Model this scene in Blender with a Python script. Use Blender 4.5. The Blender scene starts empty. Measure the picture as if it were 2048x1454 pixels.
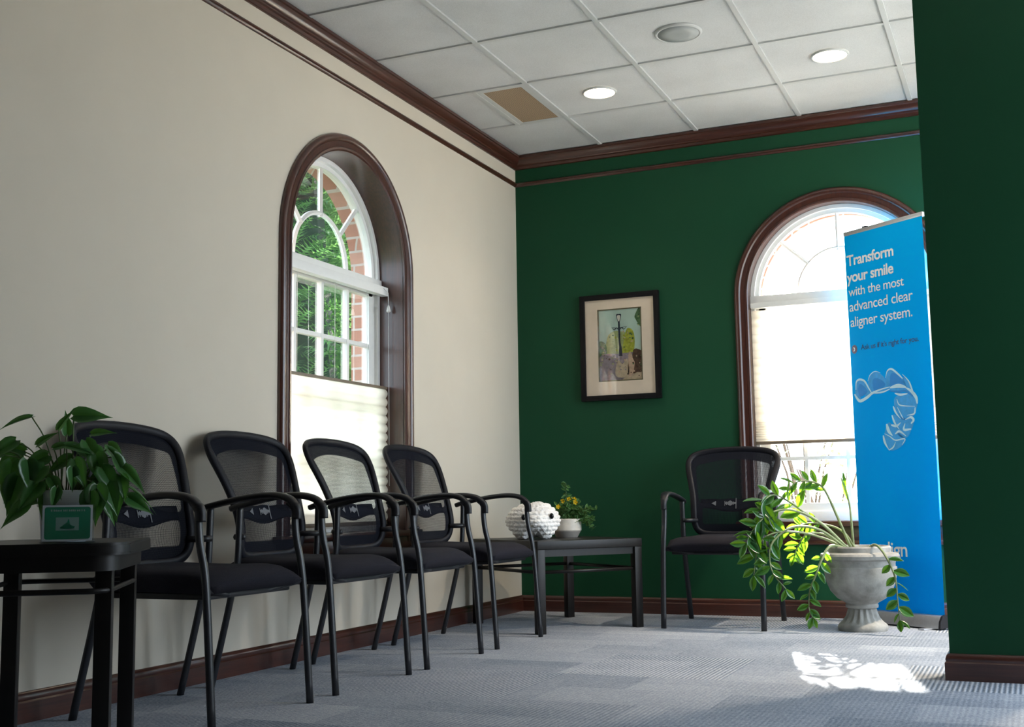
import bpy, bmesh, math, random
from mathutils import Vector, Matrix
PI = math.pi
rnd = random.Random(7)
S = bpy.context.scene
COL = S.collection

# ------------------------------------------------------------------ camera
CAM_F = 2361.64                     # focal length in pixels of the 2048 px wide frame
CAM_POS = Vector((2.9092, -6.7818, 0.6498))
YAW, PITCH, ROLL = -0.4105, 0.1185, -0.0153
cf = Vector((math.sin(YAW) * math.cos(PITCH), math.cos(YAW) * math.cos(PITCH), math.sin(PITCH)))
cr = Vector((math.cos(YAW), -math.sin(YAW), 0)); cu = cr.cross(cf)
c_, s_ = math.cos(ROLL), math.sin(ROLL)
cr, cu = c_ * cr + s_ * cu, -s_ * cr + c_ * cu
cam_d = bpy.data.cameras.new('camera'); cam = bpy.data.objects.new('camera', cam_d); COL.objects.link(cam)
cam_d.sensor_width = 36; cam_d.sensor_fit = 'HORIZONTAL'; cam_d.lens = CAM_F / 2048 * 36
cam_d.clip_start = .05; cam_d.clip_end = 400
cam.matrix_world = Matrix(((cr.x, cu.x, -cf.x, CAM_POS.x), (cr.y, cu.y, -cf.y, CAM_POS.y), (cr.z, cu.z, -cf.z, CAM_POS.z), (0, 0, 0, 1)))
S.camera = cam

# ------------------------------------------------------------------ light
S.view_settings.view_transform = 'Standard'; S.view_settings.look = 'None'
S.view_settings.gamma = 1; S.view_settings.use_curve_mapping = False
S.view_settings.exposure = 0.10
w = bpy.data.worlds.new('sky'); S.world = w; w.use_nodes = True
bg = w.node_tree.nodes['Background']; bg.inputs[0].default_value = (.74, .87, 1, 1); bg.inputs[1].default_value = 8.0
sun_d = bpy.data.lights.new('sun', 'SUN'); sun_d.energy = 55; sun_d.angle = math.radians(.85); sun_d.color = (1, .93, .82)
sun = bpy.data.objects.new('sun', sun_d); COL.objects.link(sun); sun.location = (0, 8, 8)
sun.rotation_euler = Vector((.225, -1, -.385)).to_track_quat('-Z', 'Y').to_euler()
def portal(name, loc, direction, sx, sy):
    d = bpy.data.lights.new(name, 'AREA'); d.shape = 'RECTANGLE'; d.size = sx; d.size_y = sy; d.cycles.is_portal = True
    o = bpy.data.objects.new(name, d); COL.objects.link(o); o.location = loc
    o.rotation_euler = Vector(direction).to_track_quat('-Z', 'Z').to_euler()
portal('portal_left', (-.34, -2.007, 1.45), (1, 0, 0), 1.2, 2.0)
portal('portal_back', (1.98, .36, 1.45), (0, -1, 0), 1.2, 2.0)
portal('portal_alcove', (4.36, -1.6, 1.45), (-1, 0, 0), 2.6, 2.2)

# ------------------------------------------------------------------ helpers
def link(o, parent=None):
    COL.objects.link(o)
    if parent is not None: o.parent = parent
    return o
def tag(o, label=None, cat=None, group=None, kind=None):
    if label: o['label'] = label
    if cat: o['category'] = cat
    if group: o['group'] = group
    if kind: o['kind'] = kind
    return o
def empty(name, loc=(0, 0, 0), rz=0, **k):
    o = bpy.data.objects.new(name, None); o.empty_display_size = .1
    link(o); o.location = loc; o.rotation_euler = (0, 0, rz); return tag(o, **k)
def obj(name, bm, mats, parent=None, smooth=True, recalc=True, **k):
    me = bpy.data.meshes.new(name)
    if recalc: bmesh.ops.recalc_face_normals(bm, faces=bm.faces[:])
    if smooth == 'auto':
        for f in bm.faces: f.smooth = True
        for e in bm.edges:
            if len(e.link_faces) == 2 and e.calc_face_angle(0) > .6: e.smooth = False
    else:
        for f in bm.faces: f.smooth = bool(smooth)
    bm.to_mesh(me); bm.free()
    for m in (mats if isinstance(mats, (list, tuple)) else [mats]): me.materials.append(m)
    o = bpy.data.objects.new(name, me); link(o, parent); return tag(o, **k)
def copy_tree(o, parent=None):
    c = o.copy(); COL.objects.link(c)
    if parent is not None: c.parent = parent
    for ch in list(o.children): copy_tree(ch, c)
    return c
def B(): return bmesh.new()
def box(bm, lo, hi, bev=0, mi=0):
    cs = [((lo[i] + hi[i]) / 2) for i in range(3)]; sz = [abs(hi[i] - lo[i]) for i in range(3)]
    r = bmesh.ops.create_cube(bm, size=1, matrix=Matrix.Translation(cs) @ Matrix.Diagonal((*sz, 1)))
    vs = r['verts']; fs = {f for v in vs for f in v.link_faces}
    for f in fs: f.material_index = mi
    if bev:
        es = list({e for v in vs for e in v.link_edges})
        bmesh.ops.bevel(bm, geom=es, offset=bev, segments=2, profile=.6, affect='EDGES')
def catmull(pts, n=6, closed=False):
    P = [Vector(p) for p in pts]; out = []; N = len(P)
    rng = range(N if closed else N - 1)
    for i in rng:
        p1, p2 = P[i], P[(i + 1) % N]
        p0 = P[i - 1] if (i > 0 or closed) else p1 + (p1 - p2)
        p3 = P[(i + 2) % N] if (i + 2 < N or closed) else p2 + (p2 - p1)
        for k in range(n):
            t = k / n
            out.append(.5 * ((2 * p1) + (p2 - p0) * t + (2 * p0 - 5 * p1 + 4 * p2 - p3) * t * t + (3 * p1 - p0 - 3 * p2 + p3) * t ** 3))
    if not closed: out.append(P[-1].copy())
    return out
def sweep(bm, pts, rx, ry=None, seg=10, closed=False, up=(0, 0, 1), mi=0, caps=True, sq=1.0):
    """tube along pts; rx, ry radii (number or list): rx sideways (t x up), ry along up; sq<1 squares the section"""
    P = [Vector(p) for p in pts]; N = len(P); ry = rx if ry is None else ry
    rings = []; upv = Vector(up)
    for i in range(N):
        if closed: t = P[(i + 1) % N] - P[i - 1]
        else: t = P[min(i + 1, N - 1)] - P[max(i - 1, 0)]
        t.normalize()
        a = t.cross(upv)
        if a.length < 1e-4: a = t.cross(Vector((1, 0.01, 0)))
        a.normalize(); b = a.cross(t).normalized()
        RX = rx[i] if isinstance(rx, (list, tuple)) else rx; RY = ry[i] if isinstance(ry, (list, tuple)) else ry
        ring = []
        for k in range(seg):
            th = 2 * PI * k / seg; ca, sa = math.cos(th), math.sin(th)
            ca = math.copysign(abs(ca) ** sq, ca); sa = math.copysign(abs(sa) ** sq, sa)
            ring.append(bm.verts.new(P[i] + a * (RX * ca) + b * (RY * sa)))
        rings.append(ring)
    for i in range(N if closed else N - 1):
        r0, r1 = rings[i], rings[(i + 1) % N]
        for k in range(seg):
            f = bm.faces.new((r0[k], r0[(k + 1) % seg], r1[(k + 1) % seg], r1[k])); f.material_index = mi
    if not closed and caps:
        for r in (rings[0], rings[-1]):
            f = bm.faces.new(r); f.material_index = mi
def tube(bm, pts, r, seg=10, **k): sweep(bm, pts, r, None, seg, **k)
def lathe(bm, prof, seg=48, c=(0, 0, 0), cap0=True, cap1=True, mod=None, mi=0):
    rings = []
    for r, z in prof:
        ring = []
        for k in range(seg):
            th = 2 * PI * k / seg; rr = mod(r, z, th) if mod else r
            ring.append(bm.verts.new((c[0] + rr * math.cos(th), c[1] + rr * math.sin(th), c[2] + z)))
        rings.append(ring)
    for i in range(len(rings) - 1):
        for k in range(seg):
            f = bm.faces.new((rings[i][k], rings[i][(k + 1) % seg], rings[i + 1][(k + 1) % seg], rings[i + 1][k])); f.material_index = mi
    if cap0: bm.faces.new(rings[0]).material_index = mi
    if cap1: bm.faces.new(rings[-1]).material_index = mi
def poly(bm, pts, mi=0):
    f = bm.faces.new([bm.verts.new(p) for p in pts]); f.material_index = mi; return f
def prism_xz(bm, pts, y0, y1, mi=0):
    """closed (x,z) outline extruded between y0 and y1"""
    a = [bm.verts.new((p[0], y0, p[1])) for p in pts]; b = [bm.verts.new((p[0], y1, p[1])) for p in pts]; n = len(pts)
    for f in (bm.faces.new(a), bm.faces.new(b)): f.material_index = mi
    for i in range(n): bm.faces.new((a[i], a[(i + 1) % n], b[(i + 1) % n], b[i])).material_index = mi
def prism_xy(bm, pts, z0, z1, mi=0, bev=0):
    a = [bm.verts.new((p[0], p[1], z0)) for p in pts]; b = [bm.verts.new((p[0], p[1], z1)) for p in pts]; n = len(pts)
    fa = bm.faces.new(a); fb = bm.faces.new(b); fs = [fa, fb]
    for i in range(n): fs.append(bm.faces.new((a[i], a[(i + 1) % n], b[(i + 1) % n], b[i])))
    for f in fs: f.material_index = mi
    if bev: bmesh.ops.bevel(bm, geom=list(fa.edges) + list(fb.edges), offset=bev, segments=2, affect='EDGES')

# ------------------------------------------------------------------ materials
class N:
    def __init__(s, name):
        s.m = bpy.data.materials.new(name); s.m.use_nodes = True; s.t = s.m.node_tree; s.t.nodes.clear()
        s.out = s.t.nodes.new('ShaderNodeOutputMaterial')
    def n(s, kind, **k):
        nd = s.t.nodes.new('ShaderNode' + kind)
        for a, v in k.items(): setattr(nd, a, v)
        return nd
    def l(s, a, b): s.t.links.new(a, b)
    def set(s, sock, v):
        if hasattr(v, 'links'): s.l(v, sock)
        else: sock.default_value = v
    def math(s, op, a, b=0.0, c=None, clamp=False):
        nd = s.n('Math', operation=op, use_clamp=clamp); s.set(nd.inputs[0], a); s.set(nd.inputs[1], b)
        if c is not None: s.set(nd.inputs[2], c)
        return nd.outputs[0]
    def mix(s, f, a, b):
        nd = s.n('Mix', data_type='RGBA'); s.set(nd.inputs[0], f); s.set(nd.inputs[6], a); s.set(nd.inputs[7], b); return nd.outputs[2]
    def ramp(s, fac, stops):
        nd = s.n('ValToRGB'); s.l(fac, nd.inputs[0]); e = nd.color_ramp.elements
        while len(e) < len(stops): e.new(.5)
        for i, (p, c) in enumerate(stops): e[i].position = p; e[i].color = c
        return nd.outputs[0]
    def coord(s, kind='Object', scale=None):
        o = s.n('TexCoord').outputs[kind]
        if scale is None: return o
        mp = s.n('Mapping'); s.l(o, mp.inputs[0]); mp.inputs['Scale'].default_value = scale; return mp.outputs[0]
    def noise(s, vec, scale, detail=4, rough=.55):
        nd = s.n('TexNoise'); s.l(vec, nd.inputs['Vector']); nd.inputs['Scale'].default_value = scale
        nd.inputs['Detail'].default_value = detail; nd.inputs['Roughness'].default_value = rough; return nd.outputs[0]
    def bsdf(s, color, rough=.5, metal=0, spec=.5, bump=None, bstr=.2, bdist=.01, **k):
        p = s.n('BsdfPrincipled'); s.set(p.inputs['Base Color'], color); s.set(p.inputs['Roughness'], rough)
        p.inputs['Metallic'].default_value = metal; p.inputs['Specular IOR Level'].default_value = spec
        for a, v in k.items(): s.set(p.inputs[a.replace('_', ' ')], v)
        if bump is not None:
            b = s.n('Bump'); b.inputs['Strength'].default_value = bstr; b.inputs['Distance'].default_value = bdist
            s.l(bump, b.inputs['Height']); s.l(b.outputs[0], p.inputs['Normal'])
        return p.outputs[0]
    def done(s, sh): s.l(sh, s.out.inputs[0]); return s.m
def C(r, g, b): return (r, g, b, 1)
def plain(name, col, rough=.5, metal=0, spec=.5, var=.12, scale=30, bump=0, bscale=None, coat=0):
    n = N(name); v = n.coord(); ns = n.noise(v, scale)
    lo = tuple(c * (1 - var) for c in col); hi = tuple(min(1, c * (1 + var)) for c in col)
    c = n.ramp(ns, [(.3, C(*lo)), (.7, C(*hi))])
    bp = n.noise(v, bscale or scale * 4) if bump else None
    return n.done(n.bsdf(c, rough, metal, spec, bp, bump, .002, Coat_Weight=coat))
def wood(name, a, b, rough=.3, axis=(1, 1, 1), coat=.6, spec=.5):
    n = N(name); v = n.coord(scale=axis); ns = n.noise(v, 6, 6, .65); n2 = n.noise(n.coord(), 1.2, 2)
    f = n.math('MULTIPLY', n.math('ADD', ns, n.math('MULTIPLY', n2, .4)), .75)
    c = n.ramp(f, [(.32, C(*a)), (.72, C(*b))])
    return n.done(n.bsdf(c, rough, 0, spec, ns, .06, .002, Coat_Weight=coat, Coat_Roughness=.2))
MAH_A, MAH_B = (.026, .007, .005), (.082, .023, .013)
M = {}
M['mah_x'] = wood('mahogany along x', MAH_A, MAH_B, axis=(.6, 14, 14))
M['mah_y'] = wood('mahogany along y', MAH_A, MAH_B, axis=(14, .6, 14))
M['mah_z'] = wood('mahogany upright', MAH_A, MAH_B, axis=(14, 14, .6))
M['cream'] = plain('cream wall paint', (.60, .545, .455), .75, spec=.25, var=.02, scale=3, bump=.12, bscale=350)
M['green'] = plain('deep green wall paint', (.0085, .060, .027), .5, spec=.16, var=.03, scale=3, bump=.12, bscale=350)
M['white'] = plain('white painted frame', (.78, .78, .76), .4, var=.02)
M['white_grid'] = plain('white ceiling grid metal', (.52, .53, .525), .5, var=.02)
M['dark_steel'] = plain('charcoal powder coated steel', (.014, .015, .019), .36, metal=.0, spec=.5, var=.1, bump=.03, bscale=900)
M['dark_plastic'] = plain('black plastic', (.010, .010, .013), .42, spec=.35, var=.1)
M['frame_plastic'] = plain('charcoal plastic back rim', (.008, .008, .012), .5, spec=.22, var=.1)
M['seat'] = plain('black woven seat cloth', (.014, .013, .019), .95, spec=.2, var=.35, scale=420, bump=.5, bscale=700)
M['espresso'] = wood('espresso table wood', (.006, .005, .005), (.011, .009, .008), .42, (10, 10, .8), .0, .3)
M['aluminium'] = plain('brushed aluminium', (.55, .56, .58), .38, metal=.85, var=.05, scale=60)
M['stone'] = plain('grey cast stone', (.27, .265, .25), .9, spec=.2, var=.28, scale=16, bump=.5, bscale=120)
M['soil'] = plain('dark potting soil', (.05, .035, .022), .95, var=.5, scale=60, bump=1, bscale=120)
M['zz_leaf'] = None
def leafmat(name, a, b, rough=.3, trans=.35, tcol=None, scale=8, coat=.15):
    n = N(name); v = n.coord(); ns = n.noise(v, scale, 3)
    c = n.ramp(ns, [(.3, C(*a)), (.7, C(*b))])
    p = n.bsdf(c, rough, 0, .5, Coat_Weight=coat, Coat_Roughness=.15)
    t = n.n('BsdfTranslucent'); t.inputs[0].default_value = C(*(tcol or tuple(min(1, x * 2.2) for x in b)))
    mx = n.n('MixShader'); mx.inputs[0].default_value = trans; n.l(p, mx.inputs[1]); n.l(t.outputs[0], mx.inputs[2])
    return n.done(mx.outputs[0])
M['zz_leaf'] = leafmat('glossy zamioculcas leaf', (.009, .045, .018), (.024, .088, .028), .2, .17, (.40, .90, .03))
M['zz_stem'] = plain('pale green plant stem', (.16, .2, .09), .5, var=.3, scale=20)
M['pothos_leaf'] = leafmat('waxy heart shaped leaf', (.02, .085, .022), (.05, .17, .035), .33, .22, (.14, .4, .05), 14)
M['pothos_stem'] = plain('thin green petiole', (.09, .15, .04), .5, var=.2)
M['flower_leaf'] = leafmat('small soft green leaf', (.03, .10, .025), (.07, .19, .05), .5, .25, (.2, .4, .08), 30, 0)
M['petal'] = leafmat('yellow petal', (.75, .48, .01), (.9, .65, .02), .5, .3, (.9, .6, .02), 30, 0)
M['ceramic'] = plain('pale glazed ceramic', (.62, .57, .50), .4, var=.14, scale=25)
M['ceramic_base'] = plain('matt taupe ceramic foot', (.33, .30, .27), .6, var=.1, scale=25)
M['eye'] = plain('shiny black safety eye', (.006, .006, .007), .08, var=.1)
M['mat_board'] = plain('cream mat board', (.88, .76, .62), .8, var=.02)
M['black_frame'] = plain('black picture frame', (.006, .006, .007), .45, spec=.15, var=.2)
M['bronze'] = plain('bronze fillet', (.16, .14, .07), .45, var=.2)
M['banner_white'] = plain('white print', (.82, .86, .9), .55, var=.02)
M['banner_navy'] = plain('dark navy print', (.02, .06, .20), .55, var=.02)
M['badge'] = plain('grey violet print', (.12, .10, .19), .55, var=.02)
M['al_light'] = plain('icy blue print', (.52, .80, .97), .5, var=.05)
M['al_mid'] = plain('sky blue print', (.03, .36, .84), .5, var=.1, scale=60)
M['al_deep'] = plain('deep sky blue print', (.0, .25, .74), .5, var=.05)
n = N('blue banner film'); v = n.coord()
sep = n.n('SeparateXYZ'); n.l(v, sep.inputs[0])
gr = n.ramp(n.math('MULTIPLY', sep.outputs[2], .48), [(0, C(.0, .31, .98)), (.45, C(.0, .38, 1)), (1, C(.0, .42, .95))])
M['banner_blue'] = n.done(n.bsdf(gr, .7, 0, .04))
M['green_card'] = plain('green card print', (.0, .30, .15), .5, var=.1, scale=8)
M['teal_card'] = plain('pale teal print', (.30, .50, .45), .5, var=.05)
M['clear_pot'] = None
def glassmat(name, tint=(1, 1, 1), gloss=.08, dirt_haze=0.0, rough=.02):
    n = N(name); t = n.n('BsdfTransparent'); t.inputs[0].default_value = C(*tint)
    g = n.n('BsdfGlossy'); g.inputs['Roughness'].default_value = rough
    lw = n.n('LayerWeight'); lw.inputs[0].default_value = .25
    f = n.math('ADD', n.math('MULTIPLY', lw.outputs['Fresnel'], .6), gloss * .5, clamp=True)
    mx = n.n('MixShader'); n.l(f, mx.inputs[0]); n.l(t.outputs[0], mx.inputs[1]); n.l(g.outputs[0], mx.inputs[2])
    sh = mx.outputs[0]
    if dirt_haze:  # thin translucent dirt film, put in for the bright haze at windows
        tr = n.n('BsdfTranslucent'); tr.inputs[0].default_value = C(.9, .9, .88)
        m2 = n.n('MixShader'); m2.inputs[0].default_value = dirt_haze; n.l(sh, m2.inputs[1]); n.l(tr.outputs[0], m2.inputs[2]); sh = m2.outputs[0]
    return n.done(sh)
M['glass'] = glassmat('window glass', (.97, .985, .98), .05, .004)
M['pic_glass'] = glassmat('picture glass', (1, 1, 1), .03)
M['acrylic'] = glassmat('clear acrylic', (.95, .97, .98), .06)
n = N('frosted plastic pot')
p = n.bsdf(C(.74, .78, .82), .3, 0, .5); t = n.n('BsdfTransparent'); t.inputs[0].default_value = C(.85, .9, .92)
mx = n.n('MixShader'); mx.inputs[0].default_value = .12; n.l(p, mx.inputs[1]); n.l(t.outputs[0], mx.inputs[2]); M['clear_pot'] = n.done(mx.outputs[0])
n = N('pleated shade fabric'); d = n.n('BsdfDiffuse'); d.inputs[0].default_value = C(.80, .76, .68)
t = n.n('BsdfTranslucent'); t.inputs[0].default_value = C(.95, .91, .84)
mx = n.n('MixShader'); mx.inputs[0].default_value = .75; n.l(d.outputs[0], mx.inputs[1]); n.l(t.outputs[0], mx.inputs[2]); M['shade'] = n.done(mx.outputs[0])
M['shade_rail'] = plain('bronze shade rail', (.17, .13, .09), .45, var=.1)
M['cord'] = plain('white cord', (.75, .74, .72), .7, var=.03)
# ceiling tile
n = N('mineral fibre ceiling tile'); v = n.coord(); a = n.noise(v, 260, 2); b = n.noise(v, 3, 2)
c = n.ramp(n.math('ADD', n.math('MULTIPLY', a, .6), n.math('MULTIPLY', b, .4)), [(.35, C(.52, .525, .525)), (.6, C(.63, .635, .635))])
M['tile'] = n.done(n.bsdf(c, .9, 0, .2, a, .25, .002))
# perforated tan panel
n = N('perforated tan panel'); v = n.coord(scale=(1, 1, 1)); vo = n.n('TexVoronoi'); n.l(v, vo.inputs['Vector']); vo.inputs['Scale'].default_value = 95; vo.inputs['Randomness'].default_value = .15
c = n.ramp(vo.outputs['Distance'], [(.25, C(.16, .11, .07)), (.42, C(.40, .29, .19))])
M['tan'] = n.done(n.bsdf(c, .6))
n = N('speaker grille'); v = n.coord(); vo = n.n('TexVoronoi'); n.l(v, vo.inputs['Vector']); vo.inputs['Scale'].default_value = 260; vo.inputs['Randomness'].default_value = 0
c = n.ramp(vo.outputs['Distance'], [(.2, C(.20, .21, .21)), (.42, C(.36, .38, .38))]); M['grille'] = n.done(n.bsdf(c, .5))
n = N('lit lamp lens'); e = n.n('Emission'); e.inputs[0].default_value = C(1, .82, .58); e.inputs[1].default_value = 9; M['lens'] = n.done(e.outputs[0])
# mesh backrest cloth: fine vertical weave, doubled (dense) at the border and over the lumbar pad
n = N('black back mesh'); v = n.coord(); sp = n.n('SeparateXYZ'); n.l(v, sp.inputs[0]); X, Z = sp.outputs[0], sp.outputs[2]
ax = n.math('ABSOLUTE', X)
wz = n.math('ADD', n.math('MULTIPLY', n.math('SUBTRACT', Z, .68), .17), .178)
a = n.math('SUBTRACT', wz, ax); b = n.math('SUBTRACT', Z, n.math('ADD', .655, n.math('MULTIPLY', n.math('COSINE', n.math('MULTIPLY', X, 22)), .012)))
c = n.math('SUBTRACT', n.math('SUBTRACT', .876, n.math('MULTIPLY', n.math('MULTIPLY', X, X), .7)), Z)
def smin(a, b, k): return n.math('SMOOTH_MIN', a, b, k)
up_ = smin(smin(a, b, .03), c, .03)
lo_ = smin(smin(n.math('SUBTRACT', .152, ax), n.math('SUBTRACT', Z, .528), .02), n.math('SUBTRACT', n.math('SUBTRACT', .603, n.math('MULTIPLY', n.math('COSINE', n.math('MULTIPLY', X, 24)), .008)), Z), .02)
op = n.math('MULTIPLY', n.math('ADD', n.math('MAXIMUM', up_, lo_), .006), 300, clamp=True)
wv = n.math('SINE', n.math('MULTIPLY', X, 2 * PI / .0042)); wh = n.math('SINE', n.math('MULTIPLY', Z, 2 * PI / .0036))
hole = n.math('GREATER_THAN', n.math('ADD', n.math('MULTIPLY', wv, .75), n.math('MULTIPLY', wh, .45)), .33)
hole2 = n.math('GREATER_THAN', n.math('ADD', n.math('MULTIPLY', wv, .7), n.math('MULTIPLY', wh, .5)), .95)
al = n.math('ADD', n.math('MULTIPLY', op, hole), n.math('MULTIPLY', n.math('SUBTRACT', 1.0, op), n.math('MULTIPLY', hole2, .15)))
p = n.bsdf(C(.009, .010, .015), .9, 0, .05); t = n.n('BsdfTransparent')
mx = n.n('MixShader'); n.l(al, mx.inputs[0]); n.l(p, mx.inputs[1]); n.l(t.outputs[0], mx.inputs[2]); M['mesh'] = n.done(mx.outputs[0])
M['logo'] = plain('pale grey print', (.10, .105, .12), .6, var=.05)
# plush yarn
n = N('white chenille yarn'); v = n.coord(); a = n.noise(v, 120, 4); b = n.noise(v, 9, 2)
c = n.ramp(b, [(.35, C(.80, .76, .73)), (.65, C(.92, .89, .85))])
M['yarn'] = n.done(n.bsdf(c, .95, 0, .1, a, .8, .004, Sheen_Weight=.4))
# brick
n = N('red brick'); br = n.n('TexBrick'); v = n.coord(); mp = n.n('Mapping'); n.l(v, mp.inputs[0])
sx = n.n('SeparateXYZ'); n.l(v, sx.inputs[0]); cx = n.n('CombineXYZ'); n.l(n.math('ADD', sx.outputs[0], sx.outputs[1]), cx.inputs[0]); n.l(sx.outputs[2], cx.inputs[1])
n.l(cx.outputs[0], br.inputs['Vector']); br.inputs['Scale'].default_value = 1; br.inputs['Brick Width'].default_value = .2; br.inputs['Row Height'].default_value = .068
br.inputs['Mortar Size'].default_value = .006; br.inputs[1].default_value = C(.50, .25, .18); br.inputs[2].default_value = C(.60, .36, .28); br.inputs[3].default_value = C(.66, .62, .58)
M['brick'] = n.done(n.bsdf(br.outputs[0], .9, bump=br.outputs[1], bstr=-.3))
# carpet tiles: quarter turned squares of ribbed pile, with planks of different tone
n = N('grey blue carpet tile'); v = n.coord(); sp = n.n('SeparateXYZ'); n.l(v, sp.inputs[0]); X, Y = sp.outputs[0], sp.outputs[1]
T = .61
ix = n.math('FLOOR', n.math('DIVIDE', X, T)); iy = n.math('FLOOR', n.math('DIVIDE', Y, T))
odd = n.math('ABSOLUTE', n.math('MODULO', n.math('ADD', ix, iy), 2))
cc = n.n('CombineXYZ'); n.l(ix, cc.inputs[0]); n.l(iy, cc.inputs[1]); wn = n.n('TexWhiteNoise', noise_dimensions='2D'); n.l(cc.outputs[0], wn.inputs['Vector'])
def stripes(co, p):
    # jitter the ribs a little so they look tufted
    j = n.math('MULTIPLY', n.math('SUBTRACT', n.noise(v, 60, 2), .5), .004)
    return n.math('ADD', n.math('MULTIPLY', n.math('SINE', n.math('MULTIPLY', n.math('ADD', co, j), 2 * PI / p)), .5), .5)
st = stripes(X, .0165)
def plank(w_, h_, seed):
    c2 = n.n('CombineXYZ'); row = n.math('FLOOR', n.math('DIVIDE', Y, h_)); sh = n.math('MULTIPLY', n.math('FRACT', n.math('MULTIPLY', row, .618)), w_)
    n.l(n.math('FLOOR', n.math('DIVIDE', n.math('ADD', X, sh), w_)), c2.inputs[0]); n.l(row, c2.inputs[1]); c2.inputs[2].default_value = seed
    q = n.n('TexWhiteNoise', noise_dimensions='3D'); n.l(c2.outputs[0], q.inputs['Vector']); return q.outputs[0]
pk = n.math('ADD', n.math('MULTIPLY', plank(.61, .305, 3.1), .6), n.math('MULTIPLY', plank(.61, .1525, 8.7), .4))
pile = n.noise(v, 130, 4, .8); soft = n.noise(v, 42, 5, .75); broad = n.noise(v, 2.2, 2)
amt = n.math('ADD', .04, n.math('MULTIPLY', n.math('POWER', wn.outputs[0], 2.6), .8))          # some tiles ribbed strongly, some hardly
tone = n.math('ADD', n.math('MULTIPLY', n.math('SUBTRACT', st, .5), amt), n.math('MULTIPLY', n.math('SUBTRACT', pk, .5), .36))
tone = n.math('ADD', tone, n.math('MULTIPLY', n.math('SUBTRACT', pile, .5), 1.5))
tone = n.math('ADD', tone, n.math('MULTIPLY', n.math('SUBTRACT', soft, .5), .7))
tone = n.math('ADD', n.math('ADD', tone, n.math('MULTIPLY', n.math('SUBTRACT', broad, .5), .25)), .5, clamp=True)
c = n.ramp(tone, [(.12, C(.11, .14, .185)), (.5, C(.275, .305, .362)), (.85, C(.44, .46, .51))])
hb = n.math('ADD', n.math('MULTIPLY', st, amt), n.math('MULTIPLY', pile, .8))
M['carpet'] = n.done(n.bsdf(c, .97, 0, .1, hb, .6, .006))
M['lawn'] = plain('garden soil and grass', (.07, .11, .04), .95, var=.5, scale=3)
M['concrete'] = plain('sunlit concrete paving', (.52, .50, .46), .9, var=.1, scale=2)
M['conifer'] = leafmat('arborvitae spray', (.02, .09, .045), (.12, .30, .10), .6, .35, (.30, .60, .18), 2.6, 0)  # broad dark-to-pale noise stands in for light and shade among sprays
M['conifer_core'] = plain('shaded inner twigs', (.008, .02, .014), .95, var=.6, scale=6)  # near-black: shade inside the dense tree put into the colour
M['bark'] = plain('tree bark', (.07, .045, .03), .9, var=.4, scale=14, bump=.6)
M['bush'] = leafmat('light shrub leaf', (.10, .20, .07), (.25, .40, .14), .6, .45, (.5, .65, .25), 5, 0)

# ------------------------------------------------------------------ setting
H = 2.853; RW = 4.2; RF = -10.0; TH = .30
YW1, XW2, ZC, RO, RI, ZS = -2.007, 1.977, 1.826, .593, .510, .53
def grid_wall(name, u0, u1, top, holes, to_world, d0, d1, mat, z0=-.3):
    """wall slab between depths d0 and d1 with rectangular ('r',u,u,z,z) or arched ('a',uc,R,zs,zc) openings"""
    bm = B(); fr = []
    us = sorted(holes, key=lambda h: h[1]); cur = u0
    def quad(a, b, c, d): fr.append((a, b, c, d))
    loops = []
    for h in us:
        if h[0] == 'r': _, a, b, zs, zt = h; tops = [(a, zt), (b, zt)]
        else:
            _, uc, R, zs, zc = h; a, b = uc - R, uc + R
            tops = [(uc - R * math.cos(PI * i / 40), zc + R * math.sin(PI * i / 40)) for i in range(41)]
        quad((cur, z0), (a, z0), (a, top), (cur, top))
        if zs > z0: quad((a, z0), (b, z0), (b, zs), (a, zs))
        for p, q in zip(tops, tops[1:]): quad(p, q, (q[0], top), (p[0], top))
        loops.append([(a, zs)] + tops + [(b, zs)]); cur = b
    quad((cur, z0), (u1, z0), (u1, top), (cur, top))
    for q in fr:
        poly(bm, [to_world(p[0], d0, p[1]) for p in q]); poly(bm, [to_world(p[0], d1, p[1]) for p in q])
    for lp in loops + [[(u0, z0), (u0, top), (u1, top), (u1, z0)]]:
        for p, q in zip(lp, lp[1:] + lp[:1]): poly(bm, [to_world(p[0], d0, p[1]), to_world(q[0], d0, q[1]), to_world(q[0], d1, q[1]), to_world(p[0], d1, p[1])])
    bmesh.ops.remove_doubles(bm, verts=bm.verts[:], dist=1e-5)
    return obj(name, bm, mat, smooth=False, kind='structure')
Lw = lambda u, d, z: (d, u, z)                # left wall: u = y, d into the room = +x
Bw = lambda u, d, z: (u, -d, z)               # back wall: u = x, d into the room = -y
Rw = lambda u, d, z: (RW - d, u, z)
Fw = lambda u, d, z: (u, RF + d, z)
grid_wall('wall_left', RF, 0, H + .1, [('a', YW1, RI + .012, ZS - .03, ZC)], Lw, 0, -.20, M['cream'])
grid_wall('wall_back', 0, RW, H + .1, [('a', XW2, RI + .012, ZS - .03, ZC)], Bw, 0, -.20, M['green'])
grid_wall('wall_left_outer', RF, .32, 3.6, [('a', YW1, RI - .028, ZS - .06, ZC)], Lw, -.201, -.29, M['brick'])
grid_wall('wall_back_outer', -.20, RW + .3, 3.6, [('a', XW2, RI - .035, ZS - .06, ZC)], Bw, -.201, -.30, M['brick'])
grid_wall('wall_right', RF, 0, H + .1, [('r', -2.9, -.3, .4, 2.55)], Rw, 0, -.2, M['cream'])
grid_wall('wall_front', 0, RW, H + .1, [], Fw, 0, -.2, M['cream'])
bm = B(); box(bm, (2.605, -2.185, 0), (3.0, -2.04, H)); obj('wall_partition', bm, M['green'], smooth=False, kind='structure')
bm = B(); box(bm, (0, RF, -.06), (RW, 0, 0)); obj('floor', bm, M['carpet'], smooth=False, kind='structure')
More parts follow.
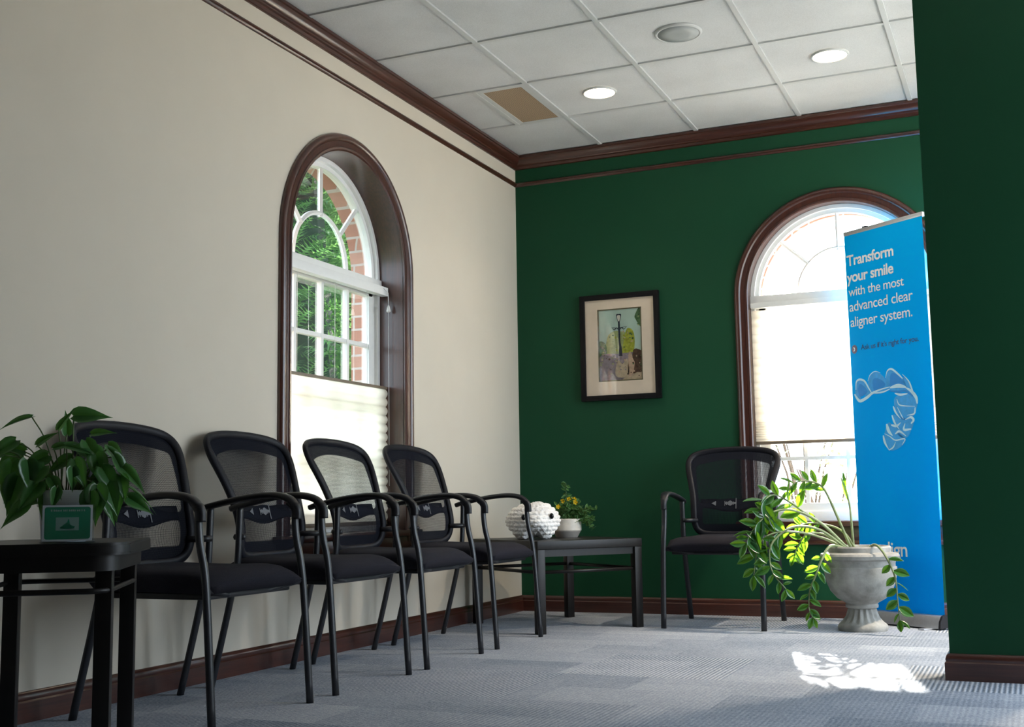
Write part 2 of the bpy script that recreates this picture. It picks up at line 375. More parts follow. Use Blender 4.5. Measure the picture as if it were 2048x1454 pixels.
bm = B(); box(bm, (0, RF, H + .006), (RW, 0, H + .1)); cl = obj('ceiling', bm, M['tile'], smooth=False, kind='structure')
GX, GY, GT = .594, -.6148, .6096
bm = B()
for i in range(-1, 9):
    x = GX + GT * i
    if .02 < x < RW: box(bm, (x - .012, RF, H - .003), (x + .012, -.0, H + .01))
for j in range(0, 16):
    y = GY - GT * j
    if y > RF: box(bm, (0, y - .012, H - .002), (RW, y + .012, H + .01))
box(bm, (GX - .3048 - .012, GY - GT, H - .003), (GX - .3048 + .012, GY, H + .01))
obj('ceiling_grid', bm, M['white_grid'], cl, smooth=False)

def run_molding(name, prof, path, mat, closed=False):
    """prof [(out, z)] swept along plan path [(x,y)] with mitred corners; 'out' points to the left of travel"""
    bm = B(); n_ = len(path); rows = []
    for i, p in enumerate(path):
        p = Vector(p); a = (p - Vector(path[i - 1])).normalized() if i > 0 else None; b = (Vector(path[i + 1]) - p).normalized() if i < n_ - 1 else None
        na = Vector((-a.y, a.x)) if a else None; nb = Vector((-b.y, b.x)) if b else None
        if na is None: m = nb
        elif nb is None: m = na
        else: m = (na + nb) / (1 + na.dot(nb))
        rows.append([bm.verts.new((p.x + m.x * o, p.y + m.y * o, z)) for o, z in prof])
    k = len(prof)
    for r0, r1 in zip(rows, rows[1:]):
        for q in range(k): bm.faces.new((r0[q], r0[(q + 1) % k], r1[(q + 1) % k], r1[q]))
    bm.faces.new(rows[0]); bm.faces.new(rows[-1])
    return obj(name, bm, mat, smooth='auto', kind='structure')
CROWN = [(0, H), (.052, H), (.052, H - .014), (.046, H - .018), (.043, H - .032), (.034, H - .046), (.026, H - .052), (.024, H - .058), (.015, H - .062), (.012, H - .076), (.006, H - .080), (0, H - .080)]
RAIL = [(0, 2.688), (.010, 2.688), (.017, 2.683), (.018, 2.676), (.012, 2.672), (.010, 2.667), (.004, 2.662), (0, 2.662)]
BASE = [(0, 0), (.018, 0), (.018, .062), (.013, .067), (.015, .075), (.011, .088), (.004, .094), (0, .094)]
# travel so that the room is on the left-hand side: down the left wall towards -y ... so go from the front to the back in reverse
run_molding('trim_crown_left', CROWN, [(0, 0), (0, RF)], M['mah_y']) if False else None
def both(nm, prof):
    run_molding(nm + '_left', prof, [(0, -.0), (0, RF)], M['mah_y'])
    run_molding(nm + '_back', prof, [(RW, 0), (0, 0)], M['mah_x'])
both('trim_crown', CROWN); both('trim_rail', RAIL); both('baseboard', BASE)
run_molding('baseboard_partition', BASE, [(3.0, -2.04), (2.605, -2.04), (2.605, -2.185), (3.0, -2.185)][::-1], M['mah_x'])

# ---- arched windows
def arch_path(R, zb, nseg=48, zc=ZC):
    return [(-R, zb)] + [(-R * math.cos(PI * i / nseg), zc + R * math.sin(PI * i / nseg)) for i in range(nseg + 1)] + [(R, zb)]
def arch_sweep(bm, prof, R0, zb, Wf, nseg=48, closed_prof=True, cap=True):
    """prof [(radial offset from R0, depth)]"""
    rows = [[bm.verts.new(Wf(s, d, z)) for (s, z), d in [(arch_path(R0 + o, zb, nseg)[i], d) for o, d in prof]] for i in range(nseg + 3)]
    k = len(prof)
    for r0, r1 in zip(rows, rows[1:]):
        for q in range(k if closed_prof else k - 1): bm.faces.new((r0[q], r0[(q + 1) % k], r1[(q + 1) % k], r1[q]))
    if cap and closed_prof: bm.faces.new(rows[0]); bm.faces.new(rows[-1])
def arch_window(name, Wf, wx, trans_z, frame_d):
    e = empty(name, kind='structure')
    w_ = RO - RI
    bm = B(); arch_sweep(bm, [(0, 0), (0, .012), (.006, .018), (.016, .018), (.020, .013), (.045, .016), (.050, .022), (.060, .026), (.072, .024), (w_ - .002, .016), (w_, .010), (w_, 0)], RI, ZS - .06, Wf)
    obj('casing', bm, M['mah_z'], e, smooth='auto')
    bm = B(); arch_sweep(bm, [(0, .004), (.012, .004), (.012, -.20), (0, -.20)], RI, ZS, Wf)
    obj('reveal', bm, M['mah_z'], e, smooth='auto')
    # stool and apron
    bm = B()
    def bx(s0, s1, d0, d1, z0, z1, bev=0):
        p, q = Wf(s0, d0, z0), Wf(s1, d1, z1)
        box(bm, tuple(map(min, p, q)), tuple(map(max, p, q)), bev)
    bx(-RI - .001, RI + .001, -.2, .001, ZS - .03, ZS); bx(-RO - .03, RO + .03, .001, .05, ZS - .03, ZS, .006); obj('stool', bm, M[wx], e, smooth='auto')
    bm = B(); bx(-RO, RO, 0, .018, ZS - .11, ZS - .031, .004); bx(-RO, RO, 0, .026, ZS - .13, ZS - .108, .004); obj('apron', bm, M[wx], e, smooth='auto')
    # white outer frame
    f0, f1 = frame_d, frame_d - .06
    RFm = RI - .001
    bm = B(); arch_sweep(bm, [(0, f0), (-.022, f0), (-.022, f0 - .02), (-.046, f0 - .02), (-.046, f1), (0, f1)], RFm, ZS, Wf)
    bx(-RI, RI, f0 + .012, f1, trans_z - .055, trans_z, .004); bx(-RI, RI, f0 - .005, f1, ZS, ZS + .055, .004)
    fr = obj('window_frame', bm, M['white'], e, smooth='auto')
    # fanlight muntins
    fm = f0 - .022; bm = B()
    Rm = .235; zt = trans_z
    pts = [Wf(-Rm * math.cos(PI * i / 32), fm - .012, zt + Rm * 1.06 * math.sin(PI * i / 32)) for i in range(33)]
    upv = Vector(Wf(0, 1, 0)) - Vector(Wf(0, 0, 0))
    sweep(bm, pts, .011, .011, 4, up=upv)
    Ro = RI - .04
    for an in (45, 90, 135):
        a = math.radians(an); p = (math.cos(a), math.sin(a)); r1 = Ro if an == 90 else Ro
        sweep(bm, [Wf(Rm * p[0], fm - .012, zt + Rm * p[1]), Wf(r1 * p[0], fm - .012, ZC + r1 * p[1])], .011, .011, 4, up=upv)
    obj('fanlight_muntin', bm, M['white'], fr, smooth=False)
    # lower sash with muntins
    bm = B(); zb, zt2 = ZS + .055, trans_z - .055; sd = f0 - .018; x_ = RI - .046
    bx(-x_, -x_ + .035, sd, f1 + .005, zb, zt2); bx(x_ - .035, x_, sd, f1 + .005, zb, zt2); bx(-x_, x_, sd, f1 + .005, zt2 - .035, zt2); bx(-x_, x_, sd, f1 + .005, zb, zb + .045)
    for k in (-1, 0, 1): bx(k * x_ / 2 - .010, k * x_ / 2 + .010, sd - .004, f1 + .012, zb, zt2)
    hgt = (zt2 - zb) / 4
    for k in (1, 2, 3): bx(-x_, x_, sd - .006, f1 + .014, zb + k * hgt - (.010 if k != 2 else .02), zb + k * hgt + (.010 if k != 2 else .02))
    obj('sash', bm, M['white'], fr, smooth=False)
    bm = B(); g = f0 - .04
    P_ = arch_path(RI - .03, ZS + .03); poly(bm, [Wf(s, g, z) for s, z in P_]); obj('pane', bm, M['glass'], e, smooth=False)
    return e
W1 = lambda s, d, z: (d, YW1 + s, z)
W2 = lambda s, d, z: (XW2 + s, -d, z)
arch_window('window_1', W1, 'mah_y', 1.815, -.135)
arch_window('window_2', W2, 'mah_x', 1.838, -.055)

# ---- pleated shades
def shade(name, Wf, z_head, ztop, zbot, d, label, fold_bottom=0, ht=.045, tassel=True):
    t = empty(name, Wf(0, d, z_head), label=label, cat='window shade')
    inv = t.location.copy(); V = lambda s, dd, z: tuple(Vector(Wf(s, dd, z)) - inv)
    hw = RI - .008
    def bx(bm, s0, s1, d0, d1, z0, z1, bev=0):
        p, q = V(s0, d0, z0), V(s1, d1, z1); box(bm, tuple(map(min, p, q)), tuple(map(max, p, q)), bev)
    bm = B(); bx(bm, -hw, hw, d + .02, d - .022, z_head - ht, z_head, .004); obj('headrail', bm, M['white'], t, smooth='auto')
    # pleats
    bm = B(); z = ztop; prof = []; pitch = .045
    if fold_bottom:
        free = ztop - (zbot + fold_bottom); nfree = max(1, int(free / pitch)); zs = [ztop - free * i / nfree for i in range(nfree + 1)]
        m = 8; zs += [zbot + fold_bottom * (1 - i / m) for i in range(1, m + 1)]
    else:
        nf = round((ztop - zbot) / pitch); zs = [ztop - (ztop - zbot) * i / nf for i in range(nf + 1)]
    for i, z in enumerate(zs[:-1]):
        z2 = zs[i + 1]
        for k in range(6):
            u = k / 6; prof.append((z + (z2 - z) * u, math.sin(PI * u) ** .7))
    prof.append((zs[-1], 0))
    for side in (1, -1):
        rows = [[bm.verts.new(V(s, d + side * (.003 + .013 * b), z)) for s in (-hw + .003, 0, hw - .003)] for z, b in prof]
        for r0, r1 in zip(rows, rows[1:]):
            for q in range(2): bm.faces.new((r0[q], r0[q + 1], r1[q + 1], r1[q]))
    obj('pleated_fabric', bm, M['shade'], t, recalc=False)
    if ztop < z_head - .1:
        bm = B(); bx(bm, -hw, hw, d + .014, d - .014, ztop, ztop + .014, .003); obj('top_rail', bm, M['shade_rail'], t, smooth='auto')
        for s in (-.30, .02, .32):
            bm = B(); tube(bm, [V(s, d, ztop + .01), V(s, d, z_head - ht)], .0012, 5); obj('lift_cord', bm, M['cord'], t)
    bm = B(); bx(bm, -hw, hw, d + .015, d - .015, zbot - .018, zbot, .003); obj('bottom_rail', bm, M['shade_rail'], t, smooth='auto')
    if tassel:
        s = hw - .02
        bm = B(); tube(bm, [V(s - .03, d + .022, z_head - .01), V(s, d + .03, z_head - .03), V(s, d + .032, z_head - .10)], .0018, 6)
        lathe(bm, [(.003, .03), (.007, .02), (.011, 0), (.009, -.006)], 12, V(s, d + .032, z_head - .125)); obj('pull_tassel', bm, M['cord'], t)
        bm = B(); tube(bm, [V(s + .006, d + .028, z_head - .03), V(s + .007, d + .03, .75)], .0012, 5); obj('pull_cord', bm, M['cord'], t)
    return t
shade('pleated_shade', W1, 1.772, 1.243, .575, -.100, 'half lowered white pleated shade in the arched window of the cream wall')
shade('pleated_shade', W2, 1.79, 1.745, .985, -.022, 'sunlit pleated shade drawn over the upper sash of the green wall window', fold_bottom=.11, ht=.03, tassel=False)

# ------------------------------------------------------------------ outside
bm = B(); box(bm, (-60, -40, -.36), (-.32, 120, -.30)); obj('ground_garden', bm, M['lawn'], smooth=False, kind='structure')
bm = B(); box(bm, (-.32, .31, -.36), (60, 120, -.30)); box(bm, (RW + .21, -40, -.36), (60, .31, -.30)); box(bm, (-.32, -40, -.36), (RW + .21, RF - .2, -.30)); obj('ground_paving', bm, M['concrete'], smooth=False, kind='structure')
def conifer(x, y, h, r, seed, label, nspray=1500):
    R = random.Random(seed); t = empty('arborvitae_tree', (x, y, -.3), label=label, cat='tree', group='evergreens outside the cream wall')
    bm = B(); tube(bm, [(0, 0, 0), (.02, 0, h * .5), (0, 0, h * .92)], [.09, .06, .015], 8); obj('trunk', bm, M['bark'], t)
    bm = B(); lathe(bm, [(.3 * r, .1), (.66 * r, .35), (.56 * r, h * .35), (.36 * r, h * .65), (.02, h * .93)], 14, mod=lambda q, z, th: q * (1 + .12 * math.sin(5 * th + 7 * z))); obj('inner_shade_core', bm, M['conifer_core'], t)  # solid dark core stands for the shaded interior
    bm = B()
    for i in range(nspray):
        u = R.random(); z = .12 + (h - .15) * u ** 1.15; rr = r * (1 - u * .82) * (.68 + .36 * R.random()); th = R.uniform(0, 2 * PI)
        base = Vector((rr * math.cos(th), rr * math.sin(th), z))
        out = Vector((math.cos(th), math.sin(th), R.uniform(-.1, .9))).normalized()
        side = out.cross(Vector((R.uniform(-.5, .5), R.uniform(-.5, .5), 1))).normalized()
        L = R.uniform(.2, .38); droop = Vector((0, 0, -R.uniform(.1, .5) * L))
        def pt(a, b): return base + out * (L * a) + side * (L * b) + droop * (a * a)
        # a flat feathery fan: midrib with side fingers
        for k in range(6):
            a0 = .12 + k * .15; sp = .40 * (1 - abs(a0 - .35) * .9)
            for sg in (1, -1):
                poly(bm, [pt(a0 - .03, 0), pt(a0 + .16, sg * sp * .55 - .02), pt(a0 + .30, sg * sp), pt(a0 + .10, sg * sp * .42), pt(a0 + .07, 0)])
        poly(bm, [pt(0, -.015), pt(.5, -.03), pt(1.15, 0), pt(.5, .03), pt(0, .015)])
    obj('foliage', bm, M['conifer'], t, smooth=False, recalc=False)
conifer(-2.4, .75, 6.2, .88, 1, 'feathery evergreen seen through the left half of the cream wall window', 2600)
conifer(-3.1, 3.3, 6.2, .92, 2, 'feathery evergreen seen through the right half of the cream wall window', 2600)
conifer(-4.9, 6.4, 7.0, 1.25, 3, 'dark evergreen standing behind the gap between the two nearest ones', 1900)
conifer(-5.9, 2.6, 7.0, 1.2, 4, 'dark evergreen furthest left beyond the cream wall window', 1600)
def bush(x, y, h, r, seed, label, nl=700, name='garden_shrub', zlo=.05):
    R = random.Random(seed); t = empty(name, (x, y, -.3), label=label, cat='shrub')
    bm = B()
    for k in range(7):
        a = R.uniform(0, 6.28); tube(bm, [(0, 0, 0), (.3 * r * math.cos(a), .3 * r * math.sin(a), h * .5), (.7 * r * math.cos(a), .7 * r * math.sin(a), h * .85)], [.02, .014, .006], 6)
    obj('stem', bm, M['bark'], t)
    bm = B()
    for i in range(nl):
        th = R.uniform(0, 6.28); z = h * R.uniform(zlo, 1); rr = r * math.sqrt(R.random()) * math.sin(PI * min(1, max(.15, z / h * .85 + .1))) 
        c0 = Vector((rr * math.cos(th), rr * math.sin(th), z)); d = Vector((R.uniform(-1, 1), R.uniform(-1, 1), R.uniform(-.6, .8))).normalized()
        s = d.cross(Vector((R.uniform(-1, 1), R.uniform(-1, 1), 1))).normalized(); L = R.uniform(.06, .12)
        poly(bm, [c0, c0 + d * L * .5 + s * L * .25, c0 + d * L, c0 + d * L * .5 - s * L * .25])
    obj('foliage', bm, M['bush'], t, smooth=False, recalc=False)
bush(.95, 6.2, 1.5, .5, 11, 'pale leafy shrub outside the green wall window, beside the banner', 420)
bush(.2, 9.0, 2.6, .8, 12, 'taller shrub further out beyond the green wall window', 500)

# ------------------------------------------------------------------ ceiling fittings
def downlight(i, j, label, power=24):
    x, y = GX + GT * (i + .5), GY - GT * (j + .5)
    t = empty('recessed_light', (x, y, H), label=label, cat='ceiling light', group='recessed ceiling lights')
    bm = B(); lathe(bm, [(.083, .004), (.083, -.003), (.086, -.005), (.092, -.004), (.094, .001), (.094, .005)], 40, cap0=False, cap1=False); obj('trim_ring', bm, M['white_grid'], t)
    bm = B(); lathe(bm, [(.083, -.001), (.083, .003)], 40); obj('lens', bm, M['lens'], t)
    d = bpy.data.lights.new('lamp', 'SPOT'); d.energy = power; d.spot_size = math.radians(125); d.spot_blend = .9; d.color = (1, .84, .64); d.shadow_soft_size = .07
    o = bpy.data.objects.new('lamp', d); link(o, t); o.location = (0, 0, -.02)
downlight(0, 0, 'round lit recessed light in the ceiling beside the tan vent')
downlight(2, 0, 'round lit recessed light in the ceiling above the arched window and banner')
downlight(4, 0, 'round lit recessed light in the ceiling of the alcove behind the dark green partition', 560)
t = empty('ceiling_speaker', (GX + GT * 1.5, GY - GT * 1.5, H), label='round grey loudspeaker grille set in a white ceiling tile', cat='speaker')
bm = B(); lathe(bm, [(.098, .004), (.098, -.004), (.103, -.005), (.110, -.003), (.113, .002), (.113, .005)], 40, cap0=False, cap1=False); obj('rim', bm, M['white_grid'], t)
bm = B(); lathe(bm, [(.099, .004), (.099, -.004), (.05, -.006), (.002, -.007)], 40); obj('grille', bm, M['grille'], t)
t = empty('ceiling_vent', (GX - .1524, GY - GT / 2, H), label='tan perforated vent panel in the ceiling near the cream wall', cat='vent')
bm = B(); a_, b_ = .1524 - .012, GT / 2 - .012; i_, k_ = .112, .275
for lo, hi in (((-a_, -b_, -.001), (-i_, b_, .006)), ((i_, -b_, -.001), (a_, b_, .006)), ((-i_, -b_, -.001), (i_, -k_, .006)), ((-i_, k_, -.001), (i_, b_, .006))): box(bm, lo, hi)
obj('vent_frame', bm, M['white_grid'], t, smooth=False)
bm = B(); box(bm, (-i_, -k_, .001), (i_, k_, .006)); obj('perforated_panel', bm, M['tan'], t, smooth=False)

# ------------------------------------------------------------------ armchairs (front = local -y)
BK = [(.0, .466), (.10, .467), (.155, .474), (.188, .497), (.200, .54), (.203, .60), (.210, .67), (.225, .74), (.241, .80), (.251, .845), (.248, .880), (.226, .908), (.175, .925), (.09, .935), (0, .938)]
def yb(x, z):
    u = max(0, (z - .57) / .368); v = max(0, (.57 - z) / .104)
    return .188 + .012 * v * v + .158 * u ** 1.45 - .036 * (x / .25) ** 2 * (1 - .3 * min(1, u))
def BP(x, z, off=0): return Vector((x, yb(x, z) + off, z))
half = catmull([(x, 0, z) for x, z in BK], 5)
outline = [(p.x, p.z) for p in half] + [(-p.x, p.z) for p in reversed(half[1:-1])]
def hwid(z):
    for p, q in zip(half, half[1:]):
        if p.z <= z <= q.z and q.z > p.z: return p.x + (q.x - p.x) * (z - p.z) / (q.z - p.z)
    return 0
def make_chair():
    t = empty('armchair')
    # seat cushion
    bm = B(); nx, ny = 14, 16; hx = .238; y0, y1 = -.268, .205
    def top(u, v):
        x = hx * u; y = y0 + (y1 - y0) * v
        e = (abs(u) ** 5); fr = max(0, 1 - v / .22) ** 2.2; bk = max(0, (v - .9) / .1) ** 2
        z = .470 - .020 * e - .034 * fr - .016 * bk - .010 * (1 - u * u) * math.sin(PI * v) + .004 * (1 - u * u)
        return Vector((x * (1 - .02 * fr), y, z))
    def bot(u, v):
        x = hx * .96 * u; y = y0 + .012 + (y1 - y0 - .024) * v; return Vector((x, y, .392 + .006 * v))
    gt = [[bm.verts.new(top(-1 + 2 * i / nx, j / ny)) for i in range(nx + 1)] for j in range(ny + 1)]
    gb = [[bm.verts.new(bot(-1 + 2 * i / nx, j / ny)) for i in range(nx + 1)] for j in range(ny + 1)]
    for j in range(ny):
        for i in range(nx):
            bm.faces.new((gt[j][i], gt[j][i + 1], gt[j + 1][i + 1], gt[j + 1][i])); bm.faces.new((gb[j][i], gb[j + 1][i], gb[j + 1][i + 1], gb[j][i + 1]))
    ring = lambda g: [g[0][i] for i in range(nx + 1)] + [g[j][nx] for j in range(1, ny + 1)] + [g[ny][i] for i in range(nx - 1, -1, -1)] + [g[j][0] for j in range(ny - 1, 0, -1)]
    ra, rb = ring(gt), ring(gb); mid = []
    for a, b in zip(ra, rb):
        m = (a.co + b.co) / 2; o = Vector((m.x, m.y + .03, 0)).normalized() * .012; mid.append(bm.verts.new(m + o + Vector((0, 0, .008))))
    k = len(ra)
    for i in range(k):
        j = (i + 1) % k; bm.faces.new((ra[i], mid[i], mid[j], ra[j])); bm.faces.new((mid[i], rb[i], rb[j], mid[j]))
    obj('seat', bm, M['seat'], t)
    bm = B(); box(bm, (-.222, -.235, .374), (.222, .19, .393), .006); obj('seat_pan', bm, M['dark_plastic'], t, smooth='auto')
    # front legs / rear legs as steel tube
    for s in (-1, 1):
        X = .257 * s
        fl = catmull([(X * .985, -.205, .668), (X, -.228, .645), (X, -.230, .60), (X, -.237, .54), (X, -.255, .46), (X * 1.005, -.268, .34), (X * 1.01, -.292, .0)], 6)
        bm = B(); sweep(bm, fl, .0115, .0145, 12, up=(1, 0, 0)); obj('front_leg', bm, M['dark_steel'], t)
        rl = catmull([(X, .125, .655), (X, .128, .56), (X, .132, .47), (X, .142, .41), (X, .175, .27), (X, .245, .0)], 6)
        bm = B(); sweep(bm, rl, .0115, .0145, 12, up=(1, 0, 0)); obj('rear_leg', bm, M['dark_steel'], t)
        ar = catmull([(X, .165, .648), (X * 1.0, .12, .660), (X * 1.03, .0, .683), (X * 1.045, -.10, .693), (X * 1.035, -.165, .690), (X * 1.01, -.210, .675), (X, -.234, .645), (X, -.236, .610)], 6)
        nA = len(ar); rx = []; ry = []
        for i in range(nA):
            u = i / (nA - 1); wv = math.sin(PI * min(1, u * 1.15)) if u < .87 else 0
            rx.append(.015 + .010 * max(0, wv)); ry.append(.011 + .002 * u + (.004 if u > .8 else 0))
        bm = B(); sweep(bm, ar, rx, ry, 14, up=(0, -.35, 1), sq=.8); obj('armrest', bm, M['dark_plastic'], t)
        # bracket between rear upright and backrest, and seat bracket
        bm = B(); sweep(bm, [(X, .13, .545), (X * .93, .135, .545), (.19 * s, BP(.19, .545).y + .006, .545)], .022, .012, 8, up=(0, 0, 1), sq=.6); obj('back_bracket', bm, M['dark_plastic'], t)
    bm = B()
    tube(bm, [(-.257, .145, .40), (.257, .145, .40)], .011, 10); obj('cross_bar', bm, M['dark_steel'], t)
    bm = B(); tube(bm, [(-.257, -.258, .405), (-.1, -.225, .383), (.1, -.225, .383), (.257, -.258, .405)], .010, 10)
    obj('cross_bar', bm, M['dark_steel'], t)
    # backrest: rim, mesh, lumbar pad
    bk = empty('backrest'); bk.parent = t
    bm = B(); sweep(bm, [BP(x, z) for x, z in outline], .018, .012, 10, closed=True, up=(0, 1, .25), sq=.85); obj('rim', bm, M['frame_plastic'], bk)
    bm = B(); nz, nx = 26, 18; zz = [.470 + (.932 - .470) * j / nz for j in range(nz + 1)]
    rows = [[bm.verts.new(BP(max(.01, hwid(z)) * (-1 + 2 * i / nx), z, .001)) for i in range(nx + 1)] for z in zz]
    for r0, r1 in zip(rows, rows[1:]):
        for i in range(nx): bm.faces.new((r0[i], r0[i + 1], r1[i + 1], r1[i]))
    obj('mesh_panel', bm, M['mesh'], bk, recalc=False)
    bm = B(); rows = []
    for j in range(7):
        row = []
        for i in range(13):
            x = -.17 + .34 * i / 12; z = .600 + .012 * math.cos(x * 20) * -1 + (.060 + .01 * math.cos(x * 20)) * j / 6; row.append(bm.verts.new(BP(x, z, .012)))
        rows.append(row)
    for r0, r1 in zip(rows, rows[1:]):
        for i in range(12): bm.faces.new((r0[i], r0[i + 1], r1[i + 1], r1[i]))
    bmesh.ops.solidify(bm, geom=bm.faces[:], thickness=.008)
    obj('lumbar_pad', bm, M['dark_plastic'], bk)
    bm = B()
    def mark(x0, x1, z0, z1): poly(bm, [BP(x0, z0, -.003), BP(x1, z0, -.003), BP(x1, z1, -.003), BP(x0, z1, -.003)])
    zc = .637
    mark(-.034, .030, zc - .005, zc + .005); mark(-.036, -.032, zc - .014, zc + .012); mark(.026, .031, zc - .030, zc + .028)
    poly(bm, [BP(.016 * math.cos(a) * .8 - .004, zc + .015 * math.sin(a), -.0035) for a in [2 * PI * i / 8 for i in range(8)]])
    for x in (-.024, -.014, .012): mark(x - .0025, x + .0025, zc - .010, zc + .009)
    obj('printed_mark', bm, M['logo'], bk, smooth=False); bm = B()
    for i in (-1,):
        mark(-.088, -.083, zc - .012, zc + .012); poly(bm, [BP(-.088, zc - .010, -.003), BP(-.088, zc + .010, -.003), BP(-.108, zc, -.003)])
    obj('printed_mark', bm, M['logo'], bk, smooth=False)
    return t
proto = make_chair()
CH = [(-1.563, 0, 'black mesh-back armchair beside the corner table with the plush toy'),
      (-2.250, .01, 'black mesh-back armchair in front of the pleated shade of the arched window'),
      (-2.915, -.01, 'black mesh-back armchair second from the potted plant, overlapping the left window casing'),
      (-3.602, 0, 'black mesh-back armchair closest to the camera, behind the leafy plant')]
for i, (y, a, lab) in enumerate(CH):
    o = proto if i == 0 else copy_tree(proto)
    o.location = (.365, y, 0); o.rotation_euler = (0, 0, PI / 2 + a); tag(o, lab, 'chair', 'armchairs in the waiting room')
o = copy_tree(proto); o.location = (1.385, -.478, 0); o.rotation_euler = (0, 0, 0)
tag(o, 'black mesh-back armchair facing forward against the green wall, beside the urn', 'chair', 'armchairs in the waiting room')

# ------------------------------------------------------------------ tables
ta = math.atan2(.794, .608)
t = empty('corner_table', (.524, -.761, 0), ta, label='dark rectangular side table set diagonally in the room corner', cat='table')
lx, ly = .296, .3415
bm = B(); box(bm, (-lx - .024, -ly - .024, .418), (lx + .024, ly + .024, .462), .005); obj('tabletop', bm, M['espresso'], t, smooth='auto')
bm = B()
for s in (-1, 1):
    box(bm, (-lx, s * ly - .008, .382), (lx, s * ly + .008, .419)); box(bm, (s * lx - .008, -ly, .382), (s * lx + .008, ly, .419))
obj('apron', bm, M['espresso'], t, smooth=False)
for a in (-1, 1):
    for b in (-1, 1):
        bm = B(); box(bm, (a * lx - .022, b * ly - .022, 0), (a * lx + .022, b * ly + .022, .418), .003); obj('leg', bm, M['espresso'], t, smooth='auto')
bm = B()
for s in (-1, 1):
    tube(bm, [(-lx, s * ly, .305), (lx, s * ly, .305)], .009, 8); tube(bm, [(s * lx, -ly, .305), (s * lx, ly, .305)], .009, 8)
obj('stretcher', bm, M['espresso'], t)
def rrect(hx, hy, r, n_=8):
    out = []
    for cx, cy, a0 in ((hx - r, hy - r, 0), (-hx + r, hy - r, 90), (-hx + r, -hy + r, 180), (hx - r, -hy + r, 270)):
        for i in range(n_ + 1):
            a = math.radians(a0 + 90 * i / n_); out.append((cx + r * math.cos(a), cy + r * math.sin(a)))
    return out
NTX, NTY, NTZ = .585, -4.416, .572
tn = math.atan2(.836, -.549)
t = empty('end_table', (NTX, NTY, 0), tn, label='dark round-cornered end table holding the leafy plant', cat='table')
ax_, by_ = .195, .1515
bm = B(); prism_xy(bm, rrect(ax_ + .07, by_ + .058, .085), NTZ - .030, NTZ, bev=.006); obj('tabletop', bm, M['espresso'], t, smooth='auto')
bm = B(); prism_xy(bm, rrect(ax_ + .055, by_ + .034, .07), NTZ - .068, NTZ - .029); obj('apron', bm, M['espresso'], t, smooth='auto')
for a in (-1, 1):
    for b in (-1, 1):
        bm = B(); box(bm, (a * ax_ - .020, b * by_ - .020, 0), (a * ax_ + .020, b * by_ + .020, NTZ - .03), .003); obj('leg', bm, M['espresso'], t, smooth='auto')
bm = B(); tube(bm, [(x, y, NTZ - .115) for x, y in rrect(ax_ + .052, by_ + .014, .055)], .007, 8, closed=True); obj('ring_stretcher', bm, M['espresso'], t)

# ------------------------------------------------------------------ leaves
def leaf(bm, base, d, nrm, L, W, fold=.25, curl=.2, shape='ell', mi=0):
    d = Vector(d).normalized(); nrm = Vector(nrm); s = d.cross(nrm)
    if s.length < 1e-3: s = d.cross(Vector((.3, 1, .2)))
    s.normalize(); nn = s.cross(d).normalized(); base = Vector(base)
    if shape == 'ell': tab = [(0, .05), (.12, .42), (.3, .85), (.5, 1), (.7, .82), (.87, .42), (1, 0)]
    elif shape == 'heart': tab = [(-.10, .35), (.0, .78), (.14, 1), (.34, .95), (.55, .68), (.77, .33), (.9, .13), (1.05, 0)]
    else: tab = [(0, .3), (.2, .8), (.5, 1), (.8, .8), (1, 0)]
    L3 = []; C3 = []; R3 = []
    for u, w_ in tab:
        c = base + d * (L * u) - nn * (L * curl * max(0, u) ** 2); hw = W * .5 * w_
        e = nn * (hw * fold)
        C3.append(bm.verts.new(c if not (shape == 'heart' and u < 0) else base))
        L3.append(bm.verts.new(c + s * hw + e)); R3.append(bm.verts.new(c - s * hw + e))
    for i in range(len(tab) - 1):
        for E in (L3, R3):
            try: bm.faces.new((C3[i], C3[i + 1], E[i + 1], E[i])).material_index = mi
            except ValueError: pass

# ---- urn with zamioculcas
UX, UY = 2.10, -.59
t = empty('potted_plant', (UX, UY, 0), label='arching glossy-leaved plant in a grey stone urn in front of the banner', cat='plant')
prof = [(.118, 0), (.122, .012), (.118, .028), (.112, .034), (.094, .046), (.078, .068), (.069, .095), (.066, .108), (.078, .112), (.080, .124), (.076, .132), (.084, .138), (.118, .158), (.150, .195), (.168, .24), (.176, .285), (.177, .312), (.170, .316), (.170, .332), (.176, .345), (.188, .352), (.193, .368), (.188, .378), (.170, .382), (.152, .386), (.154, .408), (.148, .416), (.135, .414), (.130, .395), (.125, .36)]
def flute(r, z, th): return r * (1 + (.05 * math.cos(16 * th) if .036 < z < .109 else 0))
bm = B(); lathe(bm, prof, 96, cap1=False, mod=flute); ur = obj('urn', bm, M['stone'], t, smooth='auto')
bm = B(); lathe(bm, [(.129, .395), (.07, .401), (.002, .403)], 24, cap0=False); obj('soil', bm, M['soil'], t)
O = Vector((UX, UY, 0))
